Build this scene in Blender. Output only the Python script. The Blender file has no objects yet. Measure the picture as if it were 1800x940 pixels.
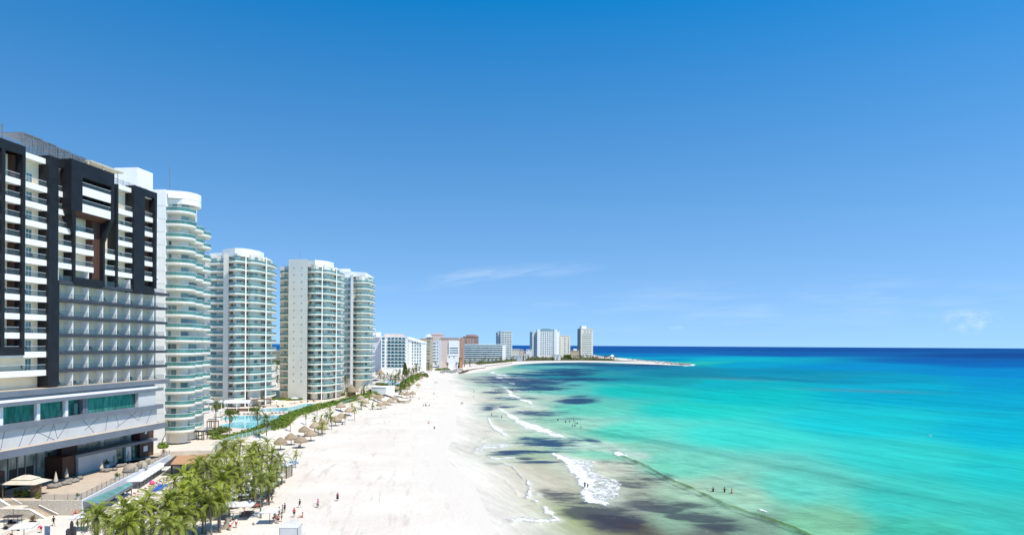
import bpy, bmesh, math, random
import numpy as np
from mathutils import Vector, Matrix, noise as mnoise
random.seed(7); RNG = np.random.default_rng(11)
SC = bpy.context.scene; COL = SC.collection
F, H, ROLL, HY = 1200.0, 32.0, 0.006, 606.3      # focal length in photo pixels, eye height in m, roll, horizon row

# ------------------------------------------------------------------ camera
cd = bpy.data.cameras.new('camera'); cam = bpy.data.objects.new('camera', cd); COL.objects.link(cam); SC.camera = cam
cd.sensor_width = 36; cd.lens = 36*F/1800; cd.shift_y = (HY-470)/1800
cd.clip_start = 1; cd.clip_end = 200000
cam.matrix_world = Matrix.Translation((0, 0, H)) @ Matrix.Rotation(math.radians(90), 4, 'X') @ Matrix.Rotation(ROLL, 4, 'Z')

# ------------------------------------------------------------------ sky, sun, exposure
SUN_EL, SUN_AZ = math.radians(60), math.radians(127)      # azimuth clockwise from +Y
w = bpy.data.worlds.new('World'); SC.world = w; w.use_nodes = True
nt = w.node_tree; nt.nodes.clear(); N = nt.nodes.new; LK = nt.links.new
out = N('ShaderNodeOutputWorld'); bg = N('ShaderNodeBackground'); sky = N('ShaderNodeTexSky')
sky.sky_type = 'NISHITA'; sky.sun_disc = False; sky.sun_elevation = SUN_EL; sky.sun_rotation = SUN_AZ
sky.altitude = 0; sky.air_density = 1.0; sky.dust_density = 0.0; sky.ozone_density = 3.2
bg.inputs['Strength'].default_value = 0.125
vt = N('ShaderNodeTexCoord'); vx = N('ShaderNodeVectorMath'); vx.operation = 'MULTIPLY_ADD'; LK(vt.outputs['Generated'], vx.inputs[0])
vx.inputs[1].default_value = (1, 1, 1.0); vx.inputs[2].default_value = (0, 0, 0.235); LK(vx.outputs[0], sky.inputs['Vector'])   # the clear tropical air keeps the horizon blue
hs = N('ShaderNodeHueSaturation'); hs.inputs['Saturation'].default_value = 1.30; hs.inputs['Hue'].default_value = 0.4925; hs.inputs['Value'].default_value = 1.30
LK(sky.outputs[0], hs.inputs['Color'])
tc = vt; sp = N('ShaderNodeSeparateXYZ'); LK(tc.outputs['Generated'], sp.inputs[0])
def wm(op, a, b=None, c=None):
    n = N('ShaderNodeMath'); n.operation = op
    for i, q in enumerate((a, b, c)):
        if q is None: continue
        if isinstance(q, (int, float)): n.inputs[i].default_value = q
        else: LK(q, n.inputs[i])
    return n.outputs[0]
ty = wm('MAXIMUM', sp.outputs['Y'], 0.02)
sx = wm('DIVIDE', sp.outputs['X'], ty); sz = wm('DIVIDE', sp.outputs['Z'], ty)
def wnoise(fx, fz, sc, detail, shear=0.0):
    cb = N('ShaderNodeCombineXYZ'); LK(wm('MULTIPLY', sx, fx), cb.inputs[0])
    LK(wm('MULTIPLY', wm('ADD', sz, wm('MULTIPLY', sx, -shear)), fz), cb.inputs[1])
    n = N('ShaderNodeTexNoise'); n.inputs['Scale'].default_value = sc; n.inputs['Detail'].default_value = detail
    n.inputs['Roughness'].default_value = 0.6; LK(cb.outputs[0], n.inputs['Vector']); return n.outputs['Fac']
def wmask(cx, cz, rx, rz, shear=0.0):
    u = wm('DIVIDE', wm('SUBTRACT', sx, cx), rx)
    v = wm('DIVIDE', wm('SUBTRACT', wm('SUBTRACT', sz, cz), wm('MULTIPLY', wm('SUBTRACT', sx, cx), shear)), rz)
    d = wm('ADD', wm('MULTIPLY', u, u), wm('MULTIPLY', v, v))
    return wm('MAXIMUM', wm('SUBTRACT', 1.0, d), 0.0)
LK(wm('ADD', 1.04, wm('MULTIPLY', wm('MINIMUM', wm('MAXIMUM', sp.outputs['Z'], 0.0), 0.5), 0.78)), hs.inputs['Saturation'])
cl = wm('MULTIPLY', wmask(-0.042, 0.100, 0.19, 0.017, 0.10), wm('MULTIPLY', wm('MAXIMUM', wm('SUBTRACT', wnoise(9, 60, 1.0, 6, 0.16), 0.42), 0), 0.75))
c2 = wm('MULTIPLY', wmask(0.38, 0.062, 0.50, 0.045, 0.03), wm('MULTIPLY', wm('MAXIMUM', wm('SUBTRACT', wnoise(5, 38, 1.3, 6, 0.05), 0.44), 0), 0.5))
c3 = wm('MULTIPLY', wmask(0.672, 0.040, 0.050, 0.022, 0.0), wm('MULTIPLY', wm('MAXIMUM', wm('SUBTRACT', wnoise(30, 50, 1.4, 7), 0.42), 0), 1.1))
c4 = wm('MULTIPLY', wmask(0.240, 0.0275, 0.013, 0.005, 0.0), wm('MULTIPLY', wm('MAXIMUM', wm('SUBTRACT', wnoise(60, 90, 1.5, 5), 0.40), 0), .7))
cf = wm('MINIMUM', wm('ADD', wm('ADD', cl, c2), wm('ADD', c3, c4)), 0.9)
mx = N('ShaderNodeMix'); mx.data_type = 'RGBA'; LK(cf, mx.inputs[0]); LK(hs.outputs[0], mx.inputs[6]); mx.inputs[7].default_value = (6.2, 6.6, 7.1, 1)
LK(mx.outputs[2], bg.inputs['Color']); LK(bg.outputs[0], out.inputs['Surface'])
sd = bpy.data.lights.new('sun', 'SUN'); sun = bpy.data.objects.new('sun', sd); COL.objects.link(sun)
sd.energy = 4.2; sd.angle = math.radians(0.53); sd.color = (1.0, 0.94, 0.85)
SUNV = Vector((math.sin(SUN_AZ)*math.cos(SUN_EL), math.cos(SUN_AZ)*math.cos(SUN_EL), math.sin(SUN_EL)))
sun.rotation_euler = SUNV.to_track_quat('Z', 'Y').to_euler()
vs = SC.view_settings; vs.view_transform = 'Standard'; vs.look = 'None'; vs.gamma = 1; vs.exposure = 0.42; vs.use_curve_mapping = False
SC.cycles.max_bounces = 6; SC.cycles.diffuse_bounces = 4; SC.cycles.glossy_bounces = 3; SC.cycles.transparent_max_bounces = 12
SC.cycles.caustics_reflective = False; SC.cycles.caustics_refractive = False
SC.cycles.use_denoising = True

# ------------------------------------------------------------------ photo measurements to places in the world
CR, SR = math.cos(ROLL), math.sin(ROLL)
def ray(x, y):
    a = (x-900)/F; b = (HY-y)/F
    return (a*CR-b*SR, a*SR+b*CR)                  # X and Z per metre of Y
def P(x, y, z=0.0):
    rx, rz = ray(x, y); t = (z-H)/rz; return Vector((rx*t, t, z))
def A(x, y, Y):
    rx, rz = ray(x, y); return Vector((rx*Y, Y, H+rz*Y))
def XY(x, Y): return ((x-900)/F*Y, Y)
def ppm(Y): return F/Y

# ------------------------------------------------------------------ mesh helpers
class MB:
    def __init__(s): s.v = []; s.f = []; s.m = []
    def add(s, vs, fs, mi=0):
        o = len(s.v); s.v += [tuple(q) for q in vs]; s.f += [tuple(o+i for i in f) for f in fs]; s.m += [mi]*len(fs)
    def box(s, x0, y0, z0, x1, y1, z1, mi=0):
        s.add([(x0,y0,z0),(x1,y0,z0),(x1,y1,z0),(x0,y1,z0),(x0,y0,z1),(x1,y0,z1),(x1,y1,z1),(x0,y1,z1)],
              [(0,3,2,1),(4,5,6,7),(0,1,5,4),(1,2,6,5),(2,3,7,6),(3,0,4,7)], mi); return s
    def hexa(s, b, t, mi=0):
        s.add(list(b)+list(t), [(3,2,1,0),(4,5,6,7),(0,1,5,4),(1,2,6,5),(2,3,7,6),(3,0,4,7)], mi); return s
    def prism(s, pts, z0, z1, mi=0, taper=None):
        n = len(pts); top = taper or pts
        a = sum(pts[i][0]*pts[(i+1)%n][1]-pts[(i+1)%n][0]*pts[i][1] for i in range(n))
        if a < 0: pts = pts[::-1]; top = top[::-1]
        vs = [(p[0],p[1],z0) for p in pts]+[(p[0],p[1],z1) for p in top]
        s.add(vs, [tuple(range(n-1,-1,-1)), tuple(range(n,2*n))]+[(i,(i+1)%n,n+(i+1)%n,n+i) for i in range(n)], mi); return s
    def strip(s, a, b, mi=0):
        n = len(a); s.add(list(a)+list(b), [(i,i+1,n+i+1,n+i) for i in range(n-1)], mi); return s
    def wall(s, pts, z0, z1, t, mi=0):             # a curved wall of thickness t (to the inside) along a plan line
        q = off(pts, t); n = len(pts)
        vs = [(p[0],p[1],z0) for p in pts]+[(p[0],p[1],z1) for p in pts]+[(p[0],p[1],z0) for p in q]+[(p[0],p[1],z1) for p in q]
        fs = []
        for i in range(n-1):
            fs += [(i,i+1,n+i+1,n+i),(2*n+i+1,2*n+i,3*n+i,3*n+i+1),(n+i,n+i+1,3*n+i+1,3*n+i),(i+1,i,2*n+i,2*n+i+1)]
        fs += [(0,n,3*n,2*n),(n-1,3*n-1,4*n-1,2*n-1)]
        s.add(vs, fs, mi); return s
    def tube(s, pts, rad, n=6, mi=0):
        pts = [Vector(p) for p in pts]; k = len(pts)
        if not hasattr(rad, '__len__'): rad = [rad]*k
        vs = []
        for i, p in enumerate(pts):
            d = (pts[min(i+1,k-1)]-pts[max(i-1,0)]).normalized()
            u = d.orthogonal().normalized() if abs(d.z) < .95 else Vector((1,0,0)); u = (u-d*u.dot(d)).normalized(); v = d.cross(u)
            vs += [p+u*(rad[i]*math.cos(6.2832*j/n))+v*(rad[i]*math.sin(6.2832*j/n)) for j in range(n)]
        fs = [(i*n+j, i*n+(j+1)%n, (i+1)*n+(j+1)%n, (i+1)*n+j) for i in range(k-1) for j in range(n)]
        fs += [tuple(range(n-1,-1,-1)), tuple(range((k-1)*n, k*n))]
        s.add(vs, fs, mi); return s
    def lathe(s, prof, n=14, c=(0,0,0), mi=0, jit=0):
        k = len(prof); vs = []
        for r, z in prof:
            for j in range(n):
                rr = r*(1+random.uniform(-jit, jit)); a = 6.2832*j/n
                vs.append((c[0]+rr*math.cos(a), c[1]+rr*math.sin(a), c[2]+z+random.uniform(-jit, jit)*.3))
        fs = [(i*n+j, i*n+(j+1)%n, (i+1)*n+(j+1)%n, (i+1)*n+j) for i in range(k-1) for j in range(n)]
        fs += [tuple(range(n-1,-1,-1)), tuple(range((k-1)*n, k*n))]
        s.add(vs, fs, mi); return s
    def ball(s, c, r, n=8, m=6, mi=0, sq=(1,1,1), rough=0):
        vs = []
        for i in range(m+1):
            t = math.pi*i/m
            for j in range(n):
                a = 6.2832*j/n; q = 1+(random.uniform(-rough, rough) if 0 < i < m else 0)
                vs.append((c[0]+r*q*sq[0]*math.sin(t)*math.cos(a), c[1]+r*q*sq[1]*math.sin(t)*math.sin(a), c[2]+r*q*sq[2]*math.cos(t)))
        fs = [(i*n+j, (i+1)*n+j, (i+1)*n+(j+1)%n, i*n+(j+1)%n) for i in range(m) for j in range(n)]
        s.add(vs, fs, mi); return s
    def build(s, name, mat, parent=None, loc=(0,0,0), rz=0, smooth=False):
        me = bpy.data.meshes.new(name); me.from_pydata(s.v, [], s.f)
        for q in (mat if isinstance(mat, (list, tuple)) else [mat]): me.materials.append(q)
        if any(s.m): me.polygons.foreach_set('material_index', s.m)
        if smooth: me.polygons.foreach_set('use_smooth', [True]*len(me.polygons))
        me.update()
        return inst(name, me, parent, loc, rz)
def inst(name, me, parent=None, loc=(0,0,0), rz=0):
    o = bpy.data.objects.new(name, me); COL.objects.link(o); o.location = loc; o.rotation_euler = (0, 0, rz)
    if parent is not None: o.parent = parent
    return o
def tag(o, label=None, cat=None, group=None, kind=None):
    if label: o['label'] = label
    if cat: o['category'] = cat
    if group: o['group'] = group
    if kind: o['kind'] = kind
    return o
def thing(name, label, cat, loc=(0,0,0), rz=0, group=None):
    o = bpy.data.objects.new(name, None); COL.objects.link(o); o.location = loc; o.rotation_euler = (0,0,rz)
    return tag(o, label, cat, group)
def struct(o): o['kind'] = 'structure'; return o
def kids_of(r): return [o for o in r.children]
def dup(root, loc, rz=0, label=None, group=None, scale=None):
    r = root.copy(); COL.objects.link(r); r.location = loc; r.rotation_euler = (0,0,rz)
    if label: r['label'] = label
    if group: r['group'] = group
    if scale: r.scale = (scale,)*3 if not hasattr(scale, '__len__') else scale
    for ch in root.children:
        c = ch.copy(); COL.objects.link(c); c.parent = r
        for g in ch.children:
            d = g.copy(); COL.objects.link(d); d.parent = c
    return r
def off(pts, t):                                    # shift a plan line to its left side (the inside) by t
    n = len(pts); o = []
    for i in range(n):
        a = pts[max(i-1,0)]; b = pts[min(i+1,n-1)]
        dx, dy = b[0]-a[0], b[1]-a[1]; l = math.hypot(dx, dy) or 1
        o.append((pts[i][0]-dy/l*t, pts[i][1]+dx/l*t))
    return o
def dense(pts, step):
    o = [pts[0]]
    for a, b in zip(pts, pts[1:]):
        k = max(1, int(math.hypot(b[0]-a[0], b[1]-a[1])/step))
        o += [(a[0]+(b[0]-a[0])*i/k, a[1]+(b[1]-a[1])*i/k) for i in range(1, k+1)]
    return o
def smooth_line(pts, it=2):
    for _ in range(it):
        q = [pts[0]]
        for a, b in zip(pts, pts[1:]):
            q += [(a[0]*.75+b[0]*.25, a[1]*.75+b[1]*.25), (a[0]*.25+b[0]*.75, a[1]*.25+b[1]*.75)]
        pts = q+[pts[-1]]
    return pts
def arc(cx, cy, r, a0, a1, n=10):
    return [(cx+r*math.cos(math.radians(a0+(a1-a0)*i/n)), cy+r*math.sin(math.radians(a0+(a1-a0)*i/n))) for i in range(n+1)]

# ------------------------------------------------------------------ materials
def mat(name, col, rough=.6, var=.12, scale=1.0, spec=.4, bump=0, alpha=1, metal=0, stretch=None, island=0, objrand=0, trans=0, col2=None, thin=0):
    m = bpy.data.materials.new(name); m.use_nodes = True; t = m.node_tree; b = t.nodes['Principled BSDF']; n = t.nodes.new; l = t.links.new
    b.inputs['Roughness'].default_value = rough; b.inputs['Specular IOR Level'].default_value = spec; b.inputs['Metallic'].default_value = metal
    g = n('ShaderNodeNewGeometry'); mp = n('ShaderNodeMapping'); l(g.outputs['Position'], mp.inputs[0])
    if stretch: mp.inputs['Scale'].default_value = stretch
    nz = n('ShaderNodeTexNoise'); nz.inputs['Scale'].default_value = scale; nz.inputs['Detail'].default_value = 4; nz.inputs['Roughness'].default_value = .6; l(mp.outputs[0], nz.inputs['Vector'])
    c1 = n('ShaderNodeMix'); c1.data_type = 'RGBA'; c1.clamp_factor = True
    a = [max(0, q*(1-var)) for q in col]; d = [min(1, q*(1+var)) for q in (col2 or col)]
    c1.inputs[6].default_value = (*a, 1); c1.inputs[7].default_value = (*d, 1)
    fac = nz.outputs['Fac']
    rm = n('ShaderNodeMapRange'); rm.inputs[1].default_value = .3; rm.inputs[2].default_value = .7; l(fac, rm.inputs[0]); fac = rm.outputs[0]
    if island:
        mm = n('ShaderNodeMix'); mm.data_type = 'FLOAT'; mm.inputs[0].default_value = island; l(fac, mm.inputs[2]); l(g.outputs['Random Per Island'], mm.inputs[3]); fac = mm.outputs[0]
    if objrand:
        oi = n('ShaderNodeObjectInfo'); mm = n('ShaderNodeMix'); mm.data_type = 'FLOAT'; mm.inputs[0].default_value = objrand; l(fac, mm.inputs[2]); l(oi.outputs['Random'], mm.inputs[3]); fac = mm.outputs[0]
    l(fac, c1.inputs[0]); l(c1.outputs[2], b.inputs['Base Color'])
    if bump:
        bp = n('ShaderNodeBump'); bp.inputs['Strength'].default_value = bump; bp.inputs['Distance'].default_value = .1; l(nz.outputs['Fac'], bp.inputs['Height']); l(bp.outputs[0], b.inputs['Normal'])
    if alpha < 1: b.inputs['Alpha'].default_value = alpha
    if thin:
        tr = n('ShaderNodeBsdfTranslucent'); l(c1.outputs[2], tr.inputs[0]); ms = n('ShaderNodeMixShader'); ms.inputs[0].default_value = thin
        l(b.outputs[0], ms.inputs[1]); l(tr.outputs[0], ms.inputs[2]); l(ms.outputs[0], t.nodes['Material Output'].inputs[0])
    return m
M = {}
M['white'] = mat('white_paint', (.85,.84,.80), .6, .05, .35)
M['cream'] = mat('cream_render', (.75,.70,.58), .7, .07, .25)
M['pale'] = mat('pale_stucco', (.64,.64,.585), .7, .06, .2)
M['slab'] = mat('balcony_white', (.77,.74,.65), .6, .06, .5)
M['dark'] = mat('dark_cladding', (.013,.014,.017), .55, .3, .6, spec=.3)
M['recess'] = mat('warm_recess_wall', (.88,.75,.54), .7, .06, .4)
M['darkband'] = mat('charcoal_fascia', (.050,.052,.064), .5, .2, .6)
M['brown'] = mat('wood_cladding', (.085,.038,.024), .6, .35, 2.0, stretch=(1,1,6))
M['grayblue'] = mat('grey_metal_fascia', (.155,.175,.205), .45, .12, .3)
M['panel'] = mat('white_metal_panel', (.57,.565,.55), .4, .08, .25)
M['seam'] = mat('panel_seam', (.10,.11,.13), .5, .1)
M['teal'] = mat('green_balcony_glass', (.085,.25,.225), .12, .4, .35, spec=.6, alpha=.74)
M['lobby'] = mat('lobby_glazing', (.05,.10,.09), .08, .3, .5, spec=.6, stretch=(1,1,.35), col2=(.45,.52,.46))
M['tealglass'] = mat('green_tinted_glazing', (.008,.055,.048), .08, .4, .9, spec=.7, stretch=(1,1,.25), col2=(.05,.20,.165))
M['fence'] = mat('pale_green_fence_glass', (.22,.42,.37), .1, .2, .4, spec=.5, alpha=.45)
M['clear'] = mat('clear_glass', (.10,.16,.18), .06, .1, .4, spec=.5, alpha=.20)
M['glass'] = mat('dark_window_glass', (.15,.25,.25), .1, .6, .23, spec=.7, objrand=.7)
M['glassblue'] = mat('blue_window_glass', (.09,.19,.22), .1, .5, .2, spec=.6, objrand=.5)
M['curtain'] = mat('drawn_white_curtain', (.66,.67,.62), .6, .15, 1.2, objrand=.6)
M['metal'] = mat('grey_metal', (.22,.23,.24), .4, .15, 1, metal=.3)
M['darkmetal'] = mat('dark_metal', (.035,.035,.04), .5, .2, 1)
M['stone'] = mat('stone_cladding', (.50,.44,.35), .8, .35, 2.6, stretch=(1,1,3.5), bump=.6)
M['paving'] = mat('terrace_paving', (.52,.42,.31), .75, .10, .5)
M['deck'] = mat('pool_paving', (.62,.53,.43), .8, .12, .35)
M['pool'] = mat('pool_water', (.07,.44,.50), .08, .3, .35, spec=.5, col2=(.16,.58,.62))
M['poollip'] = mat('pool_coping', (.68,.62,.54), .7, .08, 1)
M['thatch'] = mat('dry_thatch', (.30,.215,.13), .9, .45, 2.5, stretch=(4,4,1), bump=.8, objrand=.4, col2=(.36,.28,.19))
M['wood'] = mat('weathered_wood', (.16,.10,.06), .8, .3, 3, stretch=(4,4,1))
M['teak'] = mat('orange_timber', (.46,.25,.13), .7, .15, 1.5, stretch=(6,1,1))
M['canvas'] = mat('white_canvas', (.78,.77,.74), .8, .05, 1, thin=.25)
M['ecru'] = mat('ecru_canvas', (.70,.63,.50), .8, .08, 1, thin=.2)
M['wicker'] = mat('grey_wicker', (.24,.215,.185), .8, .35, 6, bump=.5)
M['wickertan'] = mat('tan_wicker', (.34,.29,.22), .8, .35, 6, bump=.5)
M['trunk'] = mat('palm_trunk', (.20,.165,.13), .9, .35, 3, stretch=(1,1,4), bump=.4)
M['frond'] = mat('palm_frond', (.036,.080,.014), .5, .35, .6, spec=.35, island=.5, objrand=.4, col2=(.31,.34,.03), thin=.12)
M['frondg'] = mat('green_palm_frond', (.040,.080,.018), .5, .35, .6, spec=.35, island=.55, col2=(.15,.19,.03), thin=.2)
M['frondfar'] = mat('dusty_palm_frond', (.050,.080,.022), .6, .3, .5, island=.5, col2=(.16,.18,.045), thin=.15)
M['deadfrond'] = mat('dry_palm_frond', (.15,.10,.055), .8, .4, 2, island=.6, col2=(.26,.20,.12), thin=.15)
M['hedge'] = mat('hedge_leaf', (.060,.125,.015), .55, .4, .5, island=.7, col2=(.19,.27,.025), thin=.2)
M['shrub'] = mat('shrub_leaf', (.045,.080,.016), .55, .4, .5, island=.7, col2=(.16,.19,.03), thin=.2)
M['yellowleaf'] = mat('yellow_green_leaf', (.10,.12,.02), .55, .3, .5, island=.7, col2=(.26,.25,.05), thin=.2)
M['rock'] = mat('grey_boulder', (.26,.25,.23), .9, .4, 1.2, bump=.8)
M['weed'] = mat('washed_up_seaweed', (.075,.032,.018), .9, .5, .4, bump=.6)
M['lounger'] = mat('blue_lounger_fabric', (.06,.11,.20), .8, .3, 2, objrand=.6, col2=(.18,.22,.30))
M['loungebrown'] = mat('brown_lounger_fabric', (.10,.05,.04), .8, .4, 2, objrand=.7, col2=(.22,.13,.10))
M['skin'] = mat('tanned_skin', (.34,.175,.105), .6, .1, 3, objrand=.6, col2=(.45,.27,.18))
M['hair'] = mat('dark_hair', (.02,.014,.01), .6, .2, 5)
for k, c in dict(black=(.012,.012,.014), red=(.55,.03,.03), white_shirt=(.75,.74,.72), teal_wear=(.05,.30,.30), navy=(.02,.03,.10), purple=(.17,.02,.09), pink=(.75,.10,.25), grey_wear=(.25,.25,.27), orange=(.80,.12,.04), blue_cloth=(.02,.12,.48), aqua_cloth=(.10,.38,.60)).items():
    M[k] = mat(k+'_fabric', c, .8, .12, 3)
M['yellowwall'] = mat('ochre_render', (.60,.47,.30), .7, .08, .15)
M['beigewall'] = mat('tan_render', (.46,.40,.30), .7, .08, .15)
M['pinkwall'] = mat('pink_render', (.66,.52,.45), .7, .08, .1)
M['brownwall'] = mat('terracotta_render', (.40,.26,.20), .7, .15, .1)
M['greyside'] = mat('light_grey_and_shaded_render', (.60,.62,.64), .7, .05, .1)  # plain light grey, also shade put into a white hotel's side wing
M['greenroof'] = mat('green_metal_roof', (.10,.22,.20), .5, .1, .2)

_o = 'first second third fourth fifth sixth seventh eighth ninth tenth eleventh twelfth thirteenth fourteenth fifteenth sixteenth seventeenth eighteenth nineteenth twentieth'.split()
_t = ['twenty', 'thirty', 'forty', 'fifty', 'sixty', 'seventy', 'eighty', 'ninety']; _tt = ['twentieth','thirtieth','fortieth','fiftieth','sixtieth','seventieth','eightieth','ninetieth']
def nth(i):                                        # 0 -> first
    n = i+1
    if n <= 20: return _o[i]
    return _tt[n//10-2] if n % 10 == 0 else _t[n//10-2]+'-'+_o[n % 10-1]

# ================================================================== ground, beach and sea
EDGE = (.615,.557,.475)                             # wet sand, and the thinnest film of water over it
def lin(c): return tuple(((q/255+.055)/1.055)**2.4 if q > 10 else q/255/12.92 for q in c)
def hash2(ix, iy, s):
    h = (ix.astype(np.int64)*374761393 + iy.astype(np.int64)*668265263 + s*974634777) & 0x7fffffff
    h = ((h ^ (h >> 13))*1274126177) & 0x7fffffff
    return ((h ^ (h >> 16)) & 0xffff)/65535.0
def vnoise(x, y, s=0):
    ix, iy = np.floor(x), np.floor(y); fx, fy = x-ix, y-iy; fx = fx*fx*(3-2*fx); fy = fy*fy*(3-2*fy)
    a, b, c, d = hash2(ix, iy, s), hash2(ix+1, iy, s), hash2(ix, iy+1, s), hash2(ix+1, iy+1, s)
    return (a*(1-fx)+b*fx)*(1-fy)+(c*(1-fx)+d*fx)*fy
def fbm(x, y, o=5, s=0):
    r, a, t = 0, 1, 0
    for i in range(o): r = r+a*vnoise(x*2**i, y*2**i, s+i); t += a; a *= .55
    return r/t
def sstep(a, b, x): t = np.clip((x-a)/(b-a), 0, 1); return t*t*(3-2*t)
coast_px = [(872,940),(858,905),(842,870),(832,848),(803,822),(781,802),(790,780),(805,762),(800,735),(806,712),(799,692),(790,672),(783,661),
            (792,657),(812,656),(838,653.5),(852,649),(872,644),(900,640.2),(940,637.4),(1000,636),(1060,636.4),(1100,638),(1150,640),(1196,641.6),
            (1206,641.2),(1180,637.2),(1140,634.2),(1110,631.6),(1085,629.2),(1060,627),(1046,625.4),(1030,622),(1003,619.5),(930,617.5)]
cw = [tuple(P(*q)[:2]) for q in coast_px]
coast = [(6,20),(0,90)] + smooth_line(cw, 1) + [(-300,5200),(-1100,3300),(-1000,1500),(-950,20)]
CO = np.array(coast)
def coast_sd(X, Y):
    n = len(CO); best = np.full(X.shape, 1e18); ins = np.zeros(X.shape, bool)
    for i in range(n):
        ax, ay = CO[i]; bx, by = CO[(i+1) % n]; dx, dy = bx-ax, by-ay
        t = np.clip(((X-ax)*dx+(Y-ay)*dy)/(dx*dx+dy*dy), 0, 1)
        best = np.minimum(best, (X-ax-t*dx)**2+(Y-ay-t*dy)**2)
        ins ^= ((ay > Y) != (by > Y)) & (X < (bx-ax)*(Y-ay)/((by-ay) if by != ay else 1e-9)+ax)
    return np.where(ins, 1, -1)*np.sqrt(best)
DKE = [tuple(P(x, y, 4.3)[:2]) for x, y in [(440,766),(468,757),(488,749),(507,739),(540,728.5),(570,720),(600,713),(625,707),(645,699.5),(666,693),(690,686),(703,679),(715,668),(733,657)]]   # front edge of the pool deck, with a sand bank below it
def land_h(X, Y):
    sd = coast_sd(X, Y)
    dd = np.full(X.shape, 1e9)
    for (ax, ay), (bx, by) in zip(DKE, DKE[1:]):
        dx, dy = bx-ax, by-ay; t = np.clip(((X-ax)*dx+(Y-ay)*dy)/(dx*dx+dy*dy), 0, 1); dd = np.minimum(dd, np.hypot(X-ax-t*dx, Y-ay-t*dy))
    h = np.where(sd > 0, 1.5*(1-np.exp(-np.maximum(sd, 0)/22)), np.maximum(sd*.05, -1.5))
    h = np.maximum(h, 4.1-dd*.33)
    return h + np.where(sd > 3, .10*(fbm(X/9, Y/14, 4, 3)-.5), 0), sd
def gz(X, Y): return float(land_h(np.array([float(X)]), np.array([float(Y)]))[0][0])
def G(x, y):                                        # the point of the beach seen at a photo pixel
    z = 1.0
    for _ in range(5): p = P(x, y, z); z = gz(p.x, p.y)
    return Vector((p.x, p.y, z))
def fan(pxs, pys):
    Y = H*F/(np.array(pys)-HY); s = (np.array(pxs)-900)/F
    X = s[None, :]*Y[:, None]; Y = np.repeat(Y[:, None], len(s), 1); return X, Y
def sheet(name, X, Y, Z, m, attrs):
    r, c = X.shape; me = bpy.data.meshes.new(name); nv = r*c
    me.vertices.add(nv); co = np.stack([X, Y, Z], -1).reshape(-1); me.vertices.foreach_set('co', co)
    i = np.arange((r-1)*c).reshape(r-1, c)[:, :-1].reshape(-1)
    f = np.stack([i, i+1, i+c+1, i+c], 1)
    if Y[0,0] > Y[-1,0]: f = f[:, ::-1]
    me.loops.add(f.size); me.loops.foreach_set('vertex_index', f.reshape(-1))
    me.polygons.add(len(f)); me.polygons.foreach_set('loop_start', np.arange(len(f))*4); me.polygons.foreach_set('loop_total', np.full(len(f), 4))
    me.polygons.foreach_set('use_smooth', np.ones(len(f), bool))
    me.update(calc_edges=True)
    for k, v in attrs.items():
        if v.ndim == 3:
            a = me.attributes.new(k, 'FLOAT_COLOR', 'POINT'); a.data.foreach_set('color', np.concatenate([v, np.ones(v.shape[:2]+(1,))], -1).astype(np.float32).reshape(-1))
        else:
            a = me.attributes.new(k, 'FLOAT', 'POINT'); a.data.foreach_set('value', v.astype(np.float32).reshape(-1))
    me.materials.append(m); return inst(name, me)

# --- beach and land, one sheet
pxs = np.concatenate([np.linspace(-3000,-40,60), np.linspace(-36,1240,360), np.linspace(1250,1500,8)])
pys = np.concatenate([HY+np.array([6.0,7,8]), np.linspace(HY+8.7, 660, 120), np.linspace(661,960,190), np.linspace(966,1500,40)])
X, Y = fan(pxs, pys); Zl, SDl = land_h(X, Y)
wet = sstep(17, 1, SDl + 14*(fbm(X/25, Y/40, 4, 5)-.5))
inland = sstep(0, 1, (-86 - X + np.where(Y > 420, (Y-420)*.10, 0))/30)*sstep(90, 200, SDl)*sstep(500, 800, Y)
inland = np.maximum(inland, sstep(38, 75, SDl+25*(fbm(X/60, Y/60, 3, 8)-.5))*sstep(950, 1150, Y))
def nodes_of(name):
    m = bpy.data.materials.new(name); m.use_nodes = True; t = m.node_tree
    def math_(op, a, b=None, c=None, clamp=False):
        n = t.nodes.new('ShaderNodeMath'); n.operation = op; n.use_clamp = clamp
        for i, q in enumerate((a, b, c)):
            if q is None: continue
            if isinstance(q, (int, float)): n.inputs[i].default_value = q
            else: t.links.new(q, n.inputs[i])
        return n.outputs[0]
    def mix(f, a, b):
        n = t.nodes.new('ShaderNodeMix'); n.data_type = 'RGBA'
        for i, q in ((0, f), (6, a), (7, b)):
            if isinstance(q, (int, float)): n.inputs[i].default_value = q
            elif isinstance(q, tuple): n.inputs[i].default_value = (*q, 1)
            else: t.links.new(q, n.inputs[i])
        return n.outputs[2]
    def attr(k, o='Fac'):
        n = t.nodes.new('ShaderNodeAttribute'); n.attribute_name = k; return n.outputs[o]
    def noise(scale, detail=4, stretch=(1,1,1), rz=0, rough=.6, dist=0):
        g = t.nodes.new('ShaderNodeNewGeometry'); a = t.nodes.new('ShaderNodeMapping'); b = t.nodes.new('ShaderNodeMapping'); n = t.nodes.new('ShaderNodeTexNoise')
        a.inputs['Rotation'].default_value = (0,0,rz); b.inputs['Scale'].default_value = stretch
        t.links.new(g.outputs['Position'], a.inputs[0]); t.links.new(a.outputs[0], b.inputs[0]); t.links.new(b.outputs[0], n.inputs['Vector'])
        n.inputs['Scale'].default_value = scale; n.inputs['Detail'].default_value = detail; n.inputs['Roughness'].default_value = rough; n.inputs['Distortion'].default_value = dist
        return n.outputs['Fac']
    def ramp(x, a, b):
        n = t.nodes.new('ShaderNodeMapRange'); n.interpolation_type = 'SMOOTHSTEP'
        for i, q in ((0, x), (1, a), (2, b)):
            if isinstance(q, (int, float)): n.inputs[i].default_value = q
            else: t.links.new(q, n.inputs[i])
        return n.outputs[0]
    return m, t, t.nodes['Principled BSDF'], math_, mix, attr, noise, ramp
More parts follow.
